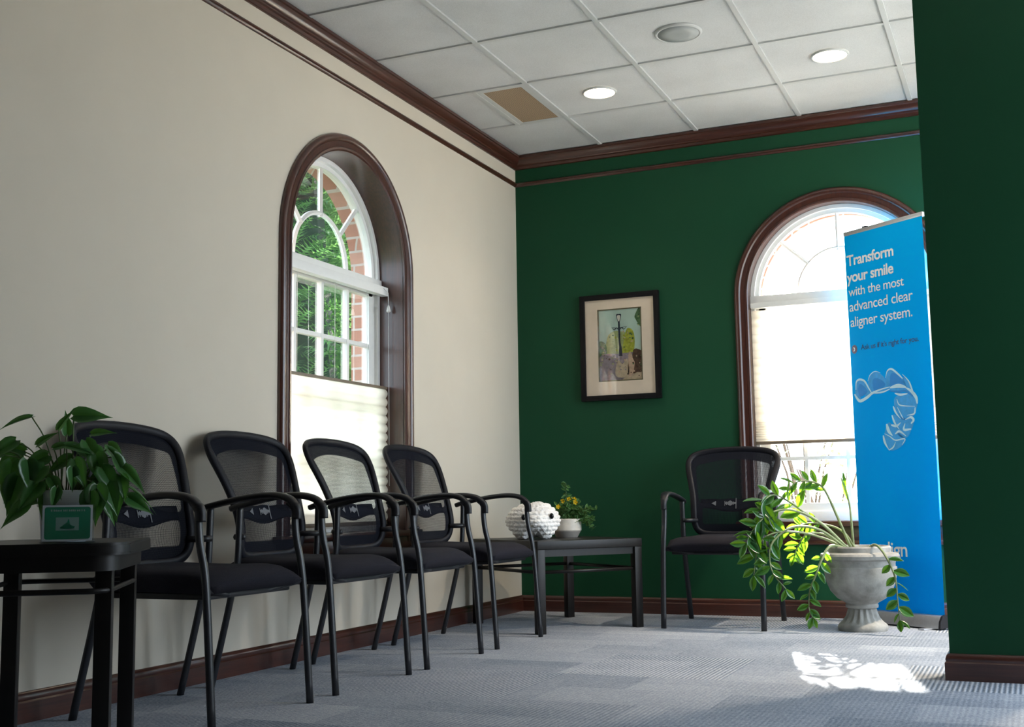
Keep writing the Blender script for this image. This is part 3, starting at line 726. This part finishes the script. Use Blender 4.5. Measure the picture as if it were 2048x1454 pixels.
ST = {  # stem: points, (first leaf position, leaf count, length, width)
 'spike': ([(2.07, -.57, .40), (2.064, -.56, .544), (2.054, -.55, .645), (2.022, -.55, .759)], None),
 'arch': ([(2.06, -.58, .40), (2.003, -.60, .558), (1.961, -.62, .671), (1.928, -.63, .722), (1.87, -.65, .744), (1.81, -.67, .735), (1.775, -.68, .695)], (.40, 13, .072, .028)),
 'mid': ([(2.045, -.585, .40), (1.945, -.64, .516), (1.859, -.70, .583), (1.794, -.74, .637), (1.728, -.78, .675), (1.685, -.82, .651), (1.656, -.84, .577)], (.36, 13, .100, .050)),
 'low': ([(2.04, -.60, .40), (1.948, -.68, .453), (1.853, -.76, .485), (1.753, -.82, .492), (1.686, -.86, .466), (1.650, -.88, .406), (1.632, -.90, .285)], (.42, 15, .095, .048)),
 'lit': ([(2.025, -.56, .40), (1.937, -.60, .47), (1.856, -.64, .477), (1.812, -.66, .422), (1.789, -.67, .367)], (.45, 11, .066, .034)),
 'tail': ([(2.045, -.62, .40), (1.935, -.74, .499), (1.815, -.82, .514), (1.724, -.87, .442), (1.708, -.88, .357), (1.727, -.88, .285), (1.78, -.87, .217)], (.42, 14, .075, .036)),
 'drop': ([(2.055, -.64, .40), (1.985, -.745, .420), (1.946, -.80, .355), (1.919, -.82, .283), (1.889, -.83, .211), (1.880, -.83, .127), (1.895, -.83, .079)], (.26, 16, .066, .034)),
 'right': ([(2.14, -.64, .40), (2.200, -.745, .425), (2.252, -.80, .368), (2.289, -.82, .275), (2.295, -.82, .181), (2.300, -.82, .075)], (.42, 11, .068, .040)),
 'upper': ([(2.08, -.575, .40), (2.03, -.56, .475), (1.968, -.55, .512), (1.87, -.56, .530), (1.80, -.60, .52)], (.66, 7, .07, .034)),
 'fan': ([(2.05, -.60, .40), (1.92, -.69, .54), (1.80, -.77, .60), (1.70, -.83, .58), (1.63, -.88, .50), (1.60, -.90, .44)], (.5, 12, .096, .046)),
}
bm = B(); bl = B()
for nm, (pts, lf) in ST.items():
    P_ = catmull([Vector(p) - O for p in pts], 7); nP = len(P_)
    tube(bm, P_, [.0075 - .005 * i / (nP - 1) for i in range(nP)], 8)
    if nm == 'spike':
        leaf(bl, P_[-9], P_[-1] - P_[-9], (0, -1, .1), .13, .02, .3, .0); leaf(bl, P_[-5], (-.1, 0, 1), (.3, -1, 0), .1, .018, .3, .0)
    if lf:
        f0, nl, L, W_ = lf
        for i in range(nl):
            f = f0 + (1 - f0) * i / (nl - 1); k = f * (nP - 1); a = int(min(k, nP - 2)); p = P_[a].lerp(P_[a + 1], k - a); tg = (P_[min(a + 1, nP - 1)] - P_[max(a - 1, 0)]).normalized()
            vw = Vector((CAM_POS.x - UX, CAM_POS.y - UY, .4)).normalized()
            sd = tg.cross(vw).normalized() * (1 if i % 2 else -1); q = Vector((rnd.uniform(-.4, .4), rnd.uniform(-.6, .4), rnd.uniform(-.35, .35)))
            d = (tg * .55 + sd * .8 + q * .7).normalized(); nr = (vw + Vector((rnd.uniform(-.8, .8), rnd.uniform(-.5, .8), rnd.uniform(-.2, 1.2)))).normalized()
            sc = rnd.uniform(.8, 1.15) * (1.05 if f < .9 else .8)
            leaf(bl, p, d, nr, L * sc, W_ * sc, .22, .12)
        leaf(bl, P_[-1], P_[-1] - P_[-3], (0, -1, .3), L * .85, W_ * .8, .2, .1)
obj('stem', bm, M['zz_stem'], t); obj('foliage', bl, M['zz_leaf'], t, recalc=False)

# ---- plant on the end table
PX, PY = .645, -4.456
t = empty('potted_plant', (PX, PY, NTZ), label='leafy green houseplant in a frosted plastic pot on the end table', cat='plant')
bm = B(); lathe(bm, [(.051, 0), (.054, .004), (.061, .088), (.066, .090), (.068, .128), (.066, .130), (.0635, .128), (.060, .092), (.0515, .006)], 40, cap1=False); obj('pot', bm, M['clear_pot'], t)
bm = B(); lathe(bm, [(.048, .008), (.056, .085), (.03, .094), (.002, .096)], 24); obj('soil', bm, M['soil'], t)
# leaves: (offset right of the pot as seen, height above table, offset towards viewer, azimuth of tip in the picture plane deg, length, facing tilt)
vd = (Vector((CAM_POS.x, CAM_POS.y, 0)) - Vector((PX, PY, 0))).normalized(); vr = Vector((-vd.y, vd.x, 0))   # vr = to the right as seen
LV = [(-.085, .318, .0, 196, .082, .75), (.015, .320, .02, 4, .092, .25), (-.02, .285, .02, 62, .062, .6), (-.12, .255, .03, 215, .085, .3), (-.07, .245, .02, 40, .06, .5),
      (-.15, .22, .04, 200, .07, .5), (-.125, .2, .05, 262, .10, .1), (-.11, .165, .06, 255, .10, .1), (-.06, .15, .07, 235, .085, .35), (-.085, .085, .07, 218, .085, .4),
      (.0, .24, .06, 350, .085, .55), (.045, .255, .04, 300, .075, .1), (.07, .22, .06, 285, .09, .1), (.02, .205, .08, 290, .08, .05), (.015, .185, .09, 275, .06, .15), (-.02, .135, .085, 262, .055, .3), (-.035, .16, .07, 300, .06, .3),
      (.10, .235, .03, 315, .10, .7), (.115, .215, .06, 300, .105, .7), (.13, .19, .05, 318, .095, .6), (.095, .15, .08, 290, .09, .2), (.12, .13, .06, 270, .08, .1),
      (.075, .10, .09, 268, .10, .05), (.10, .09, .07, 285, .085, .1), (.06, .125, .09, 262, .085, .1), (.15, .11, .05, 330, .075, .3), (.155, .135, .02, 325, .095, .85),
      (-.10, .23, .0, 160, .07, .3),
      (-.16, .235, .02, 175, .06, .6), (-.03, .235, .05, 20, .06, .5), (.06, .275, .0, 10, .06, .4), (.13, .165, .07, 280, .07, .1), (-.135, .15, .05, 270, .06, .2),
      (.085, .185, .08, 300, .085, .15), (-.09, .205, .07, 280, .09, .1), (-.05, .19, .07, 230, .08, .2), (.0, .275, -.02, 90, .06, .4)]
R8 = random.Random(3)
for q in range(16): LV.append((R8.uniform(-.12, .14), R8.uniform(.11, .25), R8.uniform(-.04, .05), R8.uniform(200, 340), R8.uniform(.06, .085), R8.uniform(.1, .5)))
bm = B(); bl = B()
for (r_, h_, f_, az, L, tl) in LV:
    p = vr * r_ + vd * f_ + Vector((0, 0, h_)); a = math.radians(az)
    d = (vr * math.cos(a) + Vector((0, 0, 1)) * math.sin(a) + vd * rnd.uniform(-.1, .35)).normalized()
    nr = (vd * (1 - tl) + Vector((0, 0, 1)) * (tl + .25) + vr * rnd.uniform(-.35, .35)).normalized()
    tip = (p + d * (L * 1.05) - nr * (L * .2)).z
    if tip < .03: p.z += .03 - tip
    leaf(bl, p, d, nr, L, L * .58, .18, .18, 'heart')
    st = Vector((r_ * .18 + rnd.uniform(-.015, .015), 0, 0)); s0 = vr * st.x + vd * rnd.uniform(-.02, .03) + Vector((0, 0, .09))
    m_ = s0.lerp(p, .55) + Vector((0, 0, .03 + .05 * abs(r_))); tube(bm, catmull([s0, m_, p], 5), .0018, 6)
obj('petiole', bm, M['pothos_stem'], t); obj('foliage', bl, M['pothos_leaf'], t, recalc=False)

# ---- text helper
def text_mesh(bm_dst, body, x0, z0, width, mi, bold=0, yoff=-.003, cap=None):
    cu_ = bpy.data.curves.new('t', 'FONT'); cu_.body = body; cu_.size = 1; cu_.offset = bold; cu_.space_character = .94
    o_ = bpy.data.objects.new('t', cu_); COL.objects.link(o_)
    dg = bpy.context.evaluated_depsgraph_get(); me = bpy.data.meshes.new_from_object(o_.evaluated_get(dg))
    xs = [v.co.x for v in me.vertices]; a, b = min(xs), max(xs); k = width / (b - a); kz = k if cap is None else cap
    n0 = len(bm_dst.verts); f0 = len(bm_dst.faces); bm_dst.from_mesh(me); bm_dst.verts.ensure_lookup_table(); bm_dst.faces.ensure_lookup_table()
    for v in bm_dst.verts[n0:]: v.co = Vector((x0 + (v.co.x - a) * k, yoff, z0 + v.co.y * kz))
    for f in bm_dst.faces[f0:]: f.material_index = mi
    bpy.data.objects.remove(o_); bpy.data.curves.remove(cu_); bpy.data.meshes.remove(me)
def ribbon(bm, pts, w0, w1, y, mi=0, n_=5):
    P_ = catmull([(p[0], 0, p[1]) for p in pts], n_); L_ = []; R_ = []; k = len(P_)
    for i, p in enumerate(P_):
        tg = (P_[min(i + 1, k - 1)] - P_[max(i - 1, 0)]).normalized(); u = i / (k - 1); w_ = (w0 + (w1 - w0) * u) * (.35 + .65 * math.sin(PI * min(1, max(0, u)))) * .5
        s = Vector((tg.z, 0, -tg.x)) * w_; q = Vector((p.x, y, p.z)); L_.append(bm.verts.new(q + s)); R_.append(bm.verts.new(q - s))
    for i in range(k - 1): bm.faces.new((L_[i], L_[i + 1], R_[i + 1], R_[i])).material_index = mi
def blob(bm, pts, y, mi, n_=5): poly(bm, [(p.x, y, p.z) for p in catmull([(q[0], 0, q[1]) for q in pts], n_, True)], mi)

# ---- sign in front of the pot
sx_ = empty('sign_holder', Vector((PX, PY, NTZ)) + vd * .104 + vr * .006, math.atan2(vr.y, vr.x) + .10, label='small clear acrylic stand with a green card leaning by the plant pot', cat='sign')
bm = B(); box(bm, (-.060, -.004, 0), (.064, -.0025, .094)); box(bm, (-.060, .0015, 0), (.064, .003, .094)); box(bm, (-.060, -.03, 0), (.064, .035, .003)); obj('acrylic_stand', bm, M['acrylic'], sx_, smooth=False)
bm = B(); box(bm, (-.057, -.0022, .004), (.060, -.0012, .092)); obj('card_border', bm, M['banner_white'], sx_, smooth=False)
cd = None
bm = B(); P_ = [(p[0] + .0015, p[1] + .048) for p in rrect(.0535, .0395, .006, 4)]; poly(bm, [(x, -.00235, z) for x, z in P_]); cd = obj('green_card', bm, M['green_card'], sx_, smooth=False)
bm = B(); poly(bm, [(-.026, -.00242, .030), (.028, -.00242, .030), (.028, -.00242, .062), (-.026, -.00242, .062)]); obj('pale_picture', bm, M['teal_card'], cd, smooth=False)
bm = B(); blob(bm, [(-.016, .035), (.012, .034), (.018, .040), (.008, .044), (.004, .058), (.0, .050), (-.008, .044)], -.0025, 0); obj('boat_drawing', bm, M['green_card'], cd, smooth=False)
bm = B()
R5 = random.Random(5); x = -.038
while x < .040:          # a line of lettering too small and blurred to read
    w_ = R5.uniform(.002, .0042); poly(bm, [(x, -.00245, .0765), (x + w_, -.00245, .0765), (x + w_, -.00245, .0765 + R5.uniform(.0035, .0055)), (x, -.00245, .0765 + R5.uniform(.0035, .0055))]); x += w_ + R5.choice((.001, .001, .003))
obj('lettering', bm, M['teal_card'], cd, smooth=False)

# ---- plush toy on the corner table
PT = Vector((.452, -.885, .462))
va = (Vector((CAM_POS.x, CAM_POS.y, 0)) - Vector((PT.x, PT.y, 0))).normalized()
t = empty('plush_toy', PT, math.atan2(va.y, va.x) + PI / 2, label='round white knitted plush animal with black eyes on the corner table', cat='toy')
bm = B(); bmesh.ops.create_icosphere(bm, subdivisions=6, radius=1)
for v_ in bm.verts:
    c = v_.co.copy(); x, y, z = c.x * .143, c.y * .125, c.z * (.092 if c.z > 0 else .082)
    # four stubby feet under the belly
    for fx in (-.072, .078):
        for fy in (-.070, .066):
            dd = math.hypot(x - fx, y - fy)
            if c.z < 0: z -= .030 * math.exp(-(dd / .046) ** 4) * min(1, -c.z * 2.4)
    z += .012 * math.exp(-((x - .07) / .07) ** 2) * max(0, c.z)
    sn = math.exp(-((x - .030) / .055) ** 2 - ((z + .015) / .04) ** 2) * max(0, -c.y); y -= .026 * sn
    th = math.atan2(c.y, c.x); row = math.floor((z + .2) / .021); ph = (z + .2) / .021 - row
    knit = math.sin(PI * ph) ** .6 * (.55 + .45 * abs(math.sin(th * 13 + row * 1.9)))
    nrm = Vector((c.x / .15, c.y / .125, c.z / .1)).normalized(); hair = rnd.uniform(-.0025, .003)
    v_.co = Vector((x, y, z)) + nrm * (.010 * knit + hair - .004)
zm = min(v.co.z for v in bm.verts)
for v_ in bm.verts: v_.co.z -= zm
bo = obj('body', bm, M['yarn'], t)
for ex, ey, ez in ((-.050, -.128, .118), (.098, -.104, .122)):
    bm = B(); bmesh.ops.create_uvsphere(bm, u_segments=16, v_segments=10, radius=.0135, matrix=Matrix.Translation((ex, ey, ez)) @ Matrix.Diagonal((.9, .6, 1.15, 1))); obj('eye', bm, M['eye'], t)

# ---- flowering pot plant on the corner table
FP = Vector((.535, -.600, .462))
t = empty('potted_flower', FP, .3, label='yellow flowering plant in a pale ceramic bowl on the corner table', cat='plant')
bm = B(); lathe(bm, [(.060, .030), (.078, .034), (.082, .040), (.080, .100), (.077, .103), (.072, .100), (.070, .06)], 24, cap1=False, cap0=False); obj('bowl', bm, M['ceramic'], t, smooth='auto')
bm = B(); lathe(bm, [(.058, 0), (.060, .002), (.078, .034), (.070, .036)], 24); obj('bowl_foot', bm, M['ceramic_base'], t, smooth='auto')
bm = B(); lathe(bm, [(.0715, .092), (.03, .098), (.002, .099)], 24, cap0=False); obj('soil', bm, M['soil'], t)
bm = B(); bl = B(); R3 = random.Random(31)
fr_ = (Vector((CAM_POS.x, CAM_POS.y, 0)) - FP); fr_.z = 0; fr_.normalize(); rr_ = Vector((-fr_.y, fr_.x, 0))
rot = Matrix.Rotation(-.3, 3, 'Z'); fr_ = rot @ fr_; rr_ = rot @ rr_
tips = [(.0, .30, 0), (.015, .21, 1), (.045, .21, 1), (-.02, .20, 1), (-.045, .17, 1), (-.01, .15, 0), (.03, .16, 0), (.07, .15, 0), (.10, .13, 2), (.13, .10, 0), (.165, .15, 0), (.16, .09, 0), (.05, .13, 0), (-.03, .13, 0), (.09, .10, 0), (.15, .05, 0), (-.05, .13, 0), (.02, .13, 0), (.12, .16, 0), (.07, .19, 0)]
flow = []
for (x, h_, kind) in tips:
    p0 = rr_ * (x * .3) + fr_ * R3.uniform(-.03, .05) + Vector((0, 0, .09)); p1 = rr_ * x + fr_ * R3.uniform(-.02, .07) + Vector((0, 0, h_)); mid = p0.lerp(p1, .5) + Vector((0, 0, .02))
    P_ = catmull([p0, mid, p1], 6); tube(bm, P_, .0016, 5)
    for k in range(2, len(P_)):
        for q in range(2):
            d = Vector((R3.uniform(-1, 1), R3.uniform(-1, 1), R3.uniform(-.5, .7))).normalized(); leaf(bl, P_[k], d, fr_ + Vector((R3.uniform(-.6, .6), R3.uniform(-.6, .6), R3.uniform(0, 1))), R3.uniform(.022, .04), R3.uniform(.012, .018), .2, .2)
    if kind == 1: flow.append(p1)
obj('stem', bm, M['pothos_stem'], t); obj('foliage', bl, M['flower_leaf'], t, recalc=False)
for p in flow + [flow[1] + rr_ * .006 + Vector((0, 0, -.018))]:
    bm = B()
    for k in range(5):
        a = 2 * PI * k / 5; d = rr_ * math.cos(a) + Vector((0, 0, 1)) * math.sin(a) + fr_ * .35; leaf(bm, p + fr_ * .004, d, fr_, .0155, .012, .1, -.2)
    bmesh.ops.create_uvsphere(bm, u_segments=8, v_segments=6, radius=.004, matrix=Matrix.Translation(p + fr_ * .006)); obj('flower', bm, M['petal'], t, recalc=False)

# ------------------------------------------------------------------ framed picture on the green wall
t = empty('framed_picture', (.6805, -.001, 1.588), label='black framed watercolour of a lamp post and trees on the green wall', cat='picture')
hw_, hh_ = .2515, .325; fw = .032
bm = B()
for lo, hi in (((-hw_, -.034, -hh_), (-hw_ + fw, 0, hh_)), ((hw_ - fw, -.034, -hh_), (hw_, 0, hh_)), ((-hw_ + fw, -.034, hh_ - fw), (hw_ - fw, 0, hh_)), ((-hw_ + fw, -.034, -hh_), (hw_ - fw, 0, -hh_ + fw))): box(bm, lo, hi, .003)
obj('frame', bm, M['black_frame'], t, smooth='auto')
iw, ih = .140, .222; ic = .012
bm = B(); W_, Hh_ = hw_ - fw + .001, hh_ - fw + .001
for lo, hi in (((-W_, -.020, -Hh_), (-iw, -.014, Hh_)), ((iw, -.020, -Hh_), (W_, -.014, Hh_)), ((-iw, -.020, ih + ic), (iw, -.014, Hh_)), ((-iw, -.020, -Hh_), (iw, -.014, -ih + ic))): box(bm, lo, hi)
obj('mat_board', bm, M['mat_board'], t, smooth=False)
bm = B(); f_ = .007
for lo, hi in (((-iw, -.019, -ih + ic), (-iw + f_, -.012, ih + ic)), ((iw - f_, -.019, -ih + ic), (iw, -.012, ih + ic)), ((-iw, -.019, ih + ic - f_), (iw, -.012, ih + ic)), ((-iw, -.019, -ih + ic), (iw, -.012, -ih + ic + f_))): box(bm, lo, hi)
obj('fillet', bm, M['bronze'], t, smooth=False)
def wc(name, a, b, sc=22): return plain(name, a, .9, spec=.1, var=b, scale=sc)
PM = [wc('watercolour sky', (.50, .66, .58), .12, 8), wc('watercolour far foliage', (.36, .42, .18), .3, 40), wc('watercolour yellow green', (.38, .42, .06), .35, 60), wc('watercolour dark green', (.09, .18, .08), .5, 60),
      wc('watercolour mauve grey', (.28, .24, .27), .3, 50), wc('watercolour path', (.52, .43, .30), .2, 40), wc('watercolour brown', (.10, .06, .04), .5, 50), wc('watercolour ink', (.03, .04, .06), .3), wc('watercolour peach', (.55, .40, .29), .2, 40), wc('watercolour lamp glass', (.74, .72, .64), .05)]
bm = B(); Y0 = -.0135
def pp(px, pz): return ((px - 525) / 370 * iw, (720 - pz) / 600 * ih + ic)     # sketch units -> metres on the sheet
def bl_(pts, mi, lay, n_=4): blob(bm, [pp(*p) for p in pts], Y0 - .0001 * lay, mi, n_)
poly(bm, [(-iw, -.013, -ih + ic), (iw, -.013, -ih + ic), (iw, -.013, ih + ic), (-iw, -.013, ih + ic)], 0)
bl_([(300, 880), (310, 600), (400, 500), (520, 500), (640, 560), (640, 880)], 1, 0)
bl_([(560, 880), (590, 640), (650, 460), (740, 500), (770, 640), (750, 830), (660, 880)], 2, 1)
bl_([(780, 260), (860, 110), (895, 110), (895, 430), (850, 420), (800, 330)], 3, 1)
bl_([(160, 930), (165, 660), (270, 680), (300, 800), (280, 940)], 3, 2)
bl_([(160, 1330), (165, 920), (300, 860), (480, 870), (700, 860), (890, 900), (890, 1330)], 4, 3, 2)
bl_([(560, 1330), (640, 1240), (895, 1180), (895, 1330)], 5, 4)
bl_([(720, 1180), (740, 830), (860, 830), (895, 900), (895, 1160), (800, 1190)], 6, 5)
bl_([(650, 1230), (660, 900), (700, 850), (740, 980), (760, 1040), (720, 1230)], 8, 6)
bl_([(440, 1230), (480, 980), (560, 1040), (640, 960), (650, 1240)], 5, 6)
R9 = random.Random(9)
def dabs(n_, x0, x1, y0, y1, mis, r0, r1):       # loose brush dabs
    for q in range(n_):
        cx, cy = R9.uniform(x0, x1), R9.uniform(y0, y1); a = R9.uniform(r0, r1); b = a * R9.uniform(.4, 1.1)
        bl_([(cx + a * math.cos(t_) * R9.uniform(.7, 1.2), cy + b * math.sin(t_) * R9.uniform(.7, 1.2)) for t_ in (0, 1.25, 2.5, 3.8, 5)], R9.choice(mis), 6.2 + q * .005, 2)
dabs(26, 330, 500, 560, 840, (1, 2, 5, 3), 6, 20); dabs(30, 580, 750, 500, 840, (2, 1, 2, 5, 3), 6, 20); dabs(22, 175, 285, 680, 930, (3, 4, 1, 6), 6, 18)
dabs(34, 180, 480, 880, 1200, (4, 6, 4, 5, 1), 6, 20); dabs(26, 730, 880, 850, 1170, (6, 8, 6, 3), 6, 18); dabs(22, 470, 720, 900, 1230, (8, 4, 5, 6), 6, 18); dabs(14, 800, 880, 130, 420, (3, 1, 3), 6, 16); dabs(12, 560, 880, 1230, 1310, (6, 5, 8), 6, 20)
poly(bm, [(x, Y0 - .0008, z) for x, z in [pp(*p) for p in ((500, 330), (528, 330), (532, 680), (548, 760), (560, 910), (495, 910), (508, 760), (502, 680))]], 7)
bl_([(470, 225), (510, 215), (555, 225), (530, 335), (495, 335)], 7, 8, 3); bl_([(484, 240), (540, 240), (524, 325), (500, 325)], 9, 9, 3)
for sg in (-1, 1): ribbon(bm, [pp(515 + sg * 5, 480), pp(515 + sg * 45, 440), pp(515 + sg * 80, 470), pp(515 + sg * 125, 430)], .006, .004, Y0 - .0009, 7)
ribbon(bm, [pp(390, 432), pp(515, 445), pp(645, 425)], .004, .004, Y0 - .0009, 7)
obj('print', bm, PM, t, smooth=False)
bm = B(); poly(bm, [(-W_, -.0235, -Hh_), (W_, -.0235, -Hh_), (W_, -.0235, Hh_), (-W_, -.0235, Hh_)]); obj('glass', bm, M['pic_glass'], t, smooth=False)

# ------------------------------------------------------------------ roll-up banner (local x: left to right as seen, -y: towards the room)
t = empty('rollup_banner', (2.2706, -.3265, 0), math.atan2(-.585, .811), label='tall blue roll-up banner about clear aligners before the arched window', cat='banner')
X0 = -.26     # printed-sheet origin: x measured from the right end of the stand
b0, b1 = -.272, .270
bm = B(); prism = [(-.05, .008), (.05, .008), (.05, .035), (.03, .062), (-.006, .072), (-.028, .066), (-.045, .04)]
vs0 = [bm.verts.new((b0, y, z)) for y, z in prism]; vs1 = [bm.verts.new((b1 - .012, y, z)) for y, z in prism]; k = len(prism)
for i in range(k): bm.faces.new((vs0[i], vs0[(i + 1) % k], vs1[(i + 1) % k], vs1[i]))
bm.faces.new(vs0); bm.faces.new(vs1); bs = obj('base', bm, M['aluminium'], t, smooth='auto')
for xa in (b1 - .012, b0 - .012):
    bm = B(); a0 = [bm.verts.new((xa, y * 1.05, z * 1.03)) for y, z in prism]; a1 = [bm.verts.new((xa + .012, y * 1.05, z * 1.03)) for y, z in prism]
    for i in range(k): bm.faces.new((a0[i], a0[(i + 1) % k], a1[(i + 1) % k], a1[i]))
    bm.faces.new(a0); bm.faces.new(a1); obj('end_cap', bm, M['dark_plastic'], bs, smooth='auto', label='black end cap')
for xa in (-.20, .2):
    bm = B(); box(bm, (xa - .02, -.11, 0), (xa + .02, .11, .008), .002); obj('foot', bm, M['aluminium'], bs, smooth='auto')
bm = B(); tube(bm, [(0, .02, .05), (0, .02, 2.09)], .009, 10); obj('support_pole', bm, M['aluminium'], t)
bm = B(); box(bm, (b0, -.012, 2.088), (b1, .016, 2.112), .004); tr_ = obj('top_rail', bm, M['aluminium'], t, smooth='auto')
bm = B(); box(bm, (b0 + .13, -.006, 2.110), (b0 + .16, .012, 2.120), .002); obj('rail_clip', bm, M['dark_plastic'], tr_, smooth='auto')
def sheet_y(x, z): return -.010 + .012 * max(0, abs(x) / .27 - .72) ** 1.3 * 3 * (1 if x > 0 else .6) * math.sin(PI * min(1, max(0, (z - .1) / 1.95)))
bm = B(); nx, nz = 30, 26
rows = [[bm.verts.new((b0 + .004 + (b1 - b0 - .008) * i / nx, sheet_y(b0 + (b1 - b0) * i / nx, .066 + 2.03 * j / nz), .066 + 2.028 * j / nz)) for i in range(nx + 1)] for j in range(nz + 1)]
for r0, r1 in zip(rows, rows[1:]):
    for i in range(nx): bm.faces.new((r0[i], r0[i + 1], r1[i + 1], r1[i]))
sh = obj('printed_sheet', bm, M['banner_blue'], t, recalc=False)
def on_sheet(bm, lift):
    for v_ in bm.verts: v_.co.y = sheet_y(v_.co.x, v_.co.z) - lift + (v_.co.y + .003)
BX = lambda x: x - X0
bm = B()
bm.free()
for tx, x_, z_, w__, bo_, nm_, lb_ in (('Transform', -.517, 1.920, .327, .022, 'headline', 'bold white headline'), ('your smile', -.522, 1.828, .326, .022, 'headline', 'bold white headline'),
        ('with the most', -.515, 1.750, .383, .004, 'slogan', 'thin white lettering'), ('advanced clear', -.514, 1.666, .435, .004, 'slogan', 'thin white lettering'), ('aligner system.', -.512, 1.581, .424, .004, 'slogan', 'thin white lettering')):
    bm = B(); text_mesh(bm, tx, BX(x_), z_, w__, 0, bo_); on_sheet(bm, .0015); obj(nm_, bm, M['banner_white'], sh, smooth=False, recalc=False, label=lb_)
bm = B(); text_mesh(bm, "Ask us if it's right for you.", BX(-.446), 1.448, .388, 0, .006); on_sheet(bm, .0015); obj('question', bm, M['banner_navy'], sh, smooth=False, recalc=False, label='small navy lettering')
bm = B(); poly(bm, [(BX(-.494) + .021 * math.cos(a), -.003, 1.457 + .024 * math.sin(a)) for a in [2 * PI * i / 28 for i in range(28)]], 0)
ribbon(bm, [(BX(-.500), 1.469), (BX(-.489), 1.457)], .009, .009, -.0036, 1, 2); ribbon(bm, [(BX(-.489), 1.457), (BX(-.500), 1.445)], .009, .009, -.0036, 1, 2)
on_sheet(bm, .0012); obj('arrow_badge', bm, [M['badge'], M['banner_white']], sh, smooth=False, recalc=False)
bm = B(); text_mesh(bm, 'align', BX(-.375), .352, .170, 0, .012); on_sheet(bm, .0015); obj('logo_lettering', bm, M['banner_white'], sh, smooth=False, recalc=False)
# picture of the clear aligner: traced in sheet units (crop px -> metres)
def ap(X, Y):
    u, v_ = (X - 180) / 710, (Y - 330) / 920
    x = -.500 + .415 * u; z = 1.318 - .428 * v_; return (BX(x), z)
# perspective of the traced outline is undone with a shear: left side drops in the photograph
def ap(X, Y):
    x = -.504 + (X - 180) * (.421 / 710); sl = .047 * (1 - (X - 180) / 710)
    return (BX(x), 1.255 + .0 - (Y - 520) * .000466 + (X - 180) * .0000 + (-.0 if X < 0 else 0) - (X - 180) / 710 * .034)
bm = B()
def AB(pts, mi, lay): blob(bm, [ap(*p) for p in pts], -.003 - .0002 * lay, mi, 4)
def AR(pts, w0, w1, mi, lay): ribbon(bm, [ap(*p) for p in pts], w0, w1, -.003 - .0002 * lay, mi)
AB([(185, 560), (200, 460), (250, 440), (320, 500), (380, 600), (320, 650), (210, 690), (180, 640)], 1, 0)
AB([(340, 520), (360, 420), (430, 350), (510, 400), (560, 480), (590, 550), (430, 610), (370, 590)], 1, 0)
AB([(545, 440), (590, 335), (650, 345), (740, 440), (770, 560), (680, 600), (590, 560)], 1, 0)
AB([(735, 430), (790, 450), (830, 540), (840, 640), (760, 560)], 1, 0)
AB([(640, 650), (800, 600), (880, 640), (880, 730), (830, 860), (720, 900), (640, 800)], 1, 0)
AB([(600, 850), (720, 880), (830, 900), (800, 1010), (740, 1100), (640, 1060)], 1, 0)
AB([(500, 1060), (560, 930), (650, 1040), (730, 1110), (690, 1190), (570, 1250), (510, 1180)], 1, 0)
AB([(215, 560), (250, 490), (330, 580), (240, 640)], 2, 1); AB([(400, 560), (400, 440), (480, 440), (540, 510), (440, 580)], 2, 1); AB([(590, 480), (610, 380), (680, 400), (740, 500), (600, 520)], 2, 1)
AR([(190, 560), (200, 470), (240, 440), (300, 460), (350, 550), (385, 610)], .012, .010, 0, 2); AR([(170, 610), (200, 660), (240, 690), (320, 650), (385, 600), (480, 560), (590, 530)], .022, .010, 0, 2)
AR([(400, 600), (500, 590), (590, 555)], .010, .008, 0, 2); AR([(590, 540), (680, 520), (765, 535)], .020, .022, 0, 2); AR([(545, 430), (570, 350), (620, 330), (690, 390), (735, 440)], .006, .014, 0, 2)
AR([(340, 460), (370, 390), (430, 350), (490, 370)], .006, .004, 0, 2); AR([(640, 605), (700, 620), (780, 610)], .012, .012, 0, 2); AR([(735, 390), (800, 470), (830, 560), (850, 630)], .006, .012, 0, 2); AR([(760, 540), (820, 580), (870, 650), (880, 720)], .014, .022, 0, 2)
AR([(660, 670), (680, 730), (740, 745), (855, 750)], .008, .006, 0, 2); AR([(615, 750), (640, 820), (690, 890)], .016, .006, 0, 2); AR([(660, 760), (700, 850), (720, 890)], .006, .006, 0, 2); AR([(855, 760), (840, 830), (760, 850)], .012, .006, 0, 2)
AR([(595, 850), (620, 930), (670, 1010)], .016, .006, 0, 2); AR([(740, 900), (800, 870), (830, 900), (800, 940)], .010, .018, 0, 2); AR([(530, 950), (550, 1030), (590, 1080)], .026, .012, 0, 2); AR([(735, 940), (720, 1010), (800, 1000)], .010, .016, 0, 2)
AR([(485, 1080), (500, 1160), (540, 1240)], .018, .008, 0, 2); AR([(500, 1060), (560, 1090), (620, 1130), (725, 1110), (690, 1180)], .006, .008, 0, 2); AR([(540, 1245), (590, 1210), (620, 1150)], .010, .006, 0, 2); AR([(580, 960), (640, 970), (690, 930)], .018, .008, 0, 2); AR([(620, 1060), (670, 1030), (740, 1080)], .014, .010, 0, 2)
AR([(580, 575), (680, 585), (760, 580), (835, 645)], .012, .010, 2, 3)
on_sheet(bm, .0008); obj('aligner_picture', bm, [M['al_light'], M['al_mid'], M['al_deep']], sh, smooth=False, recalc=False)
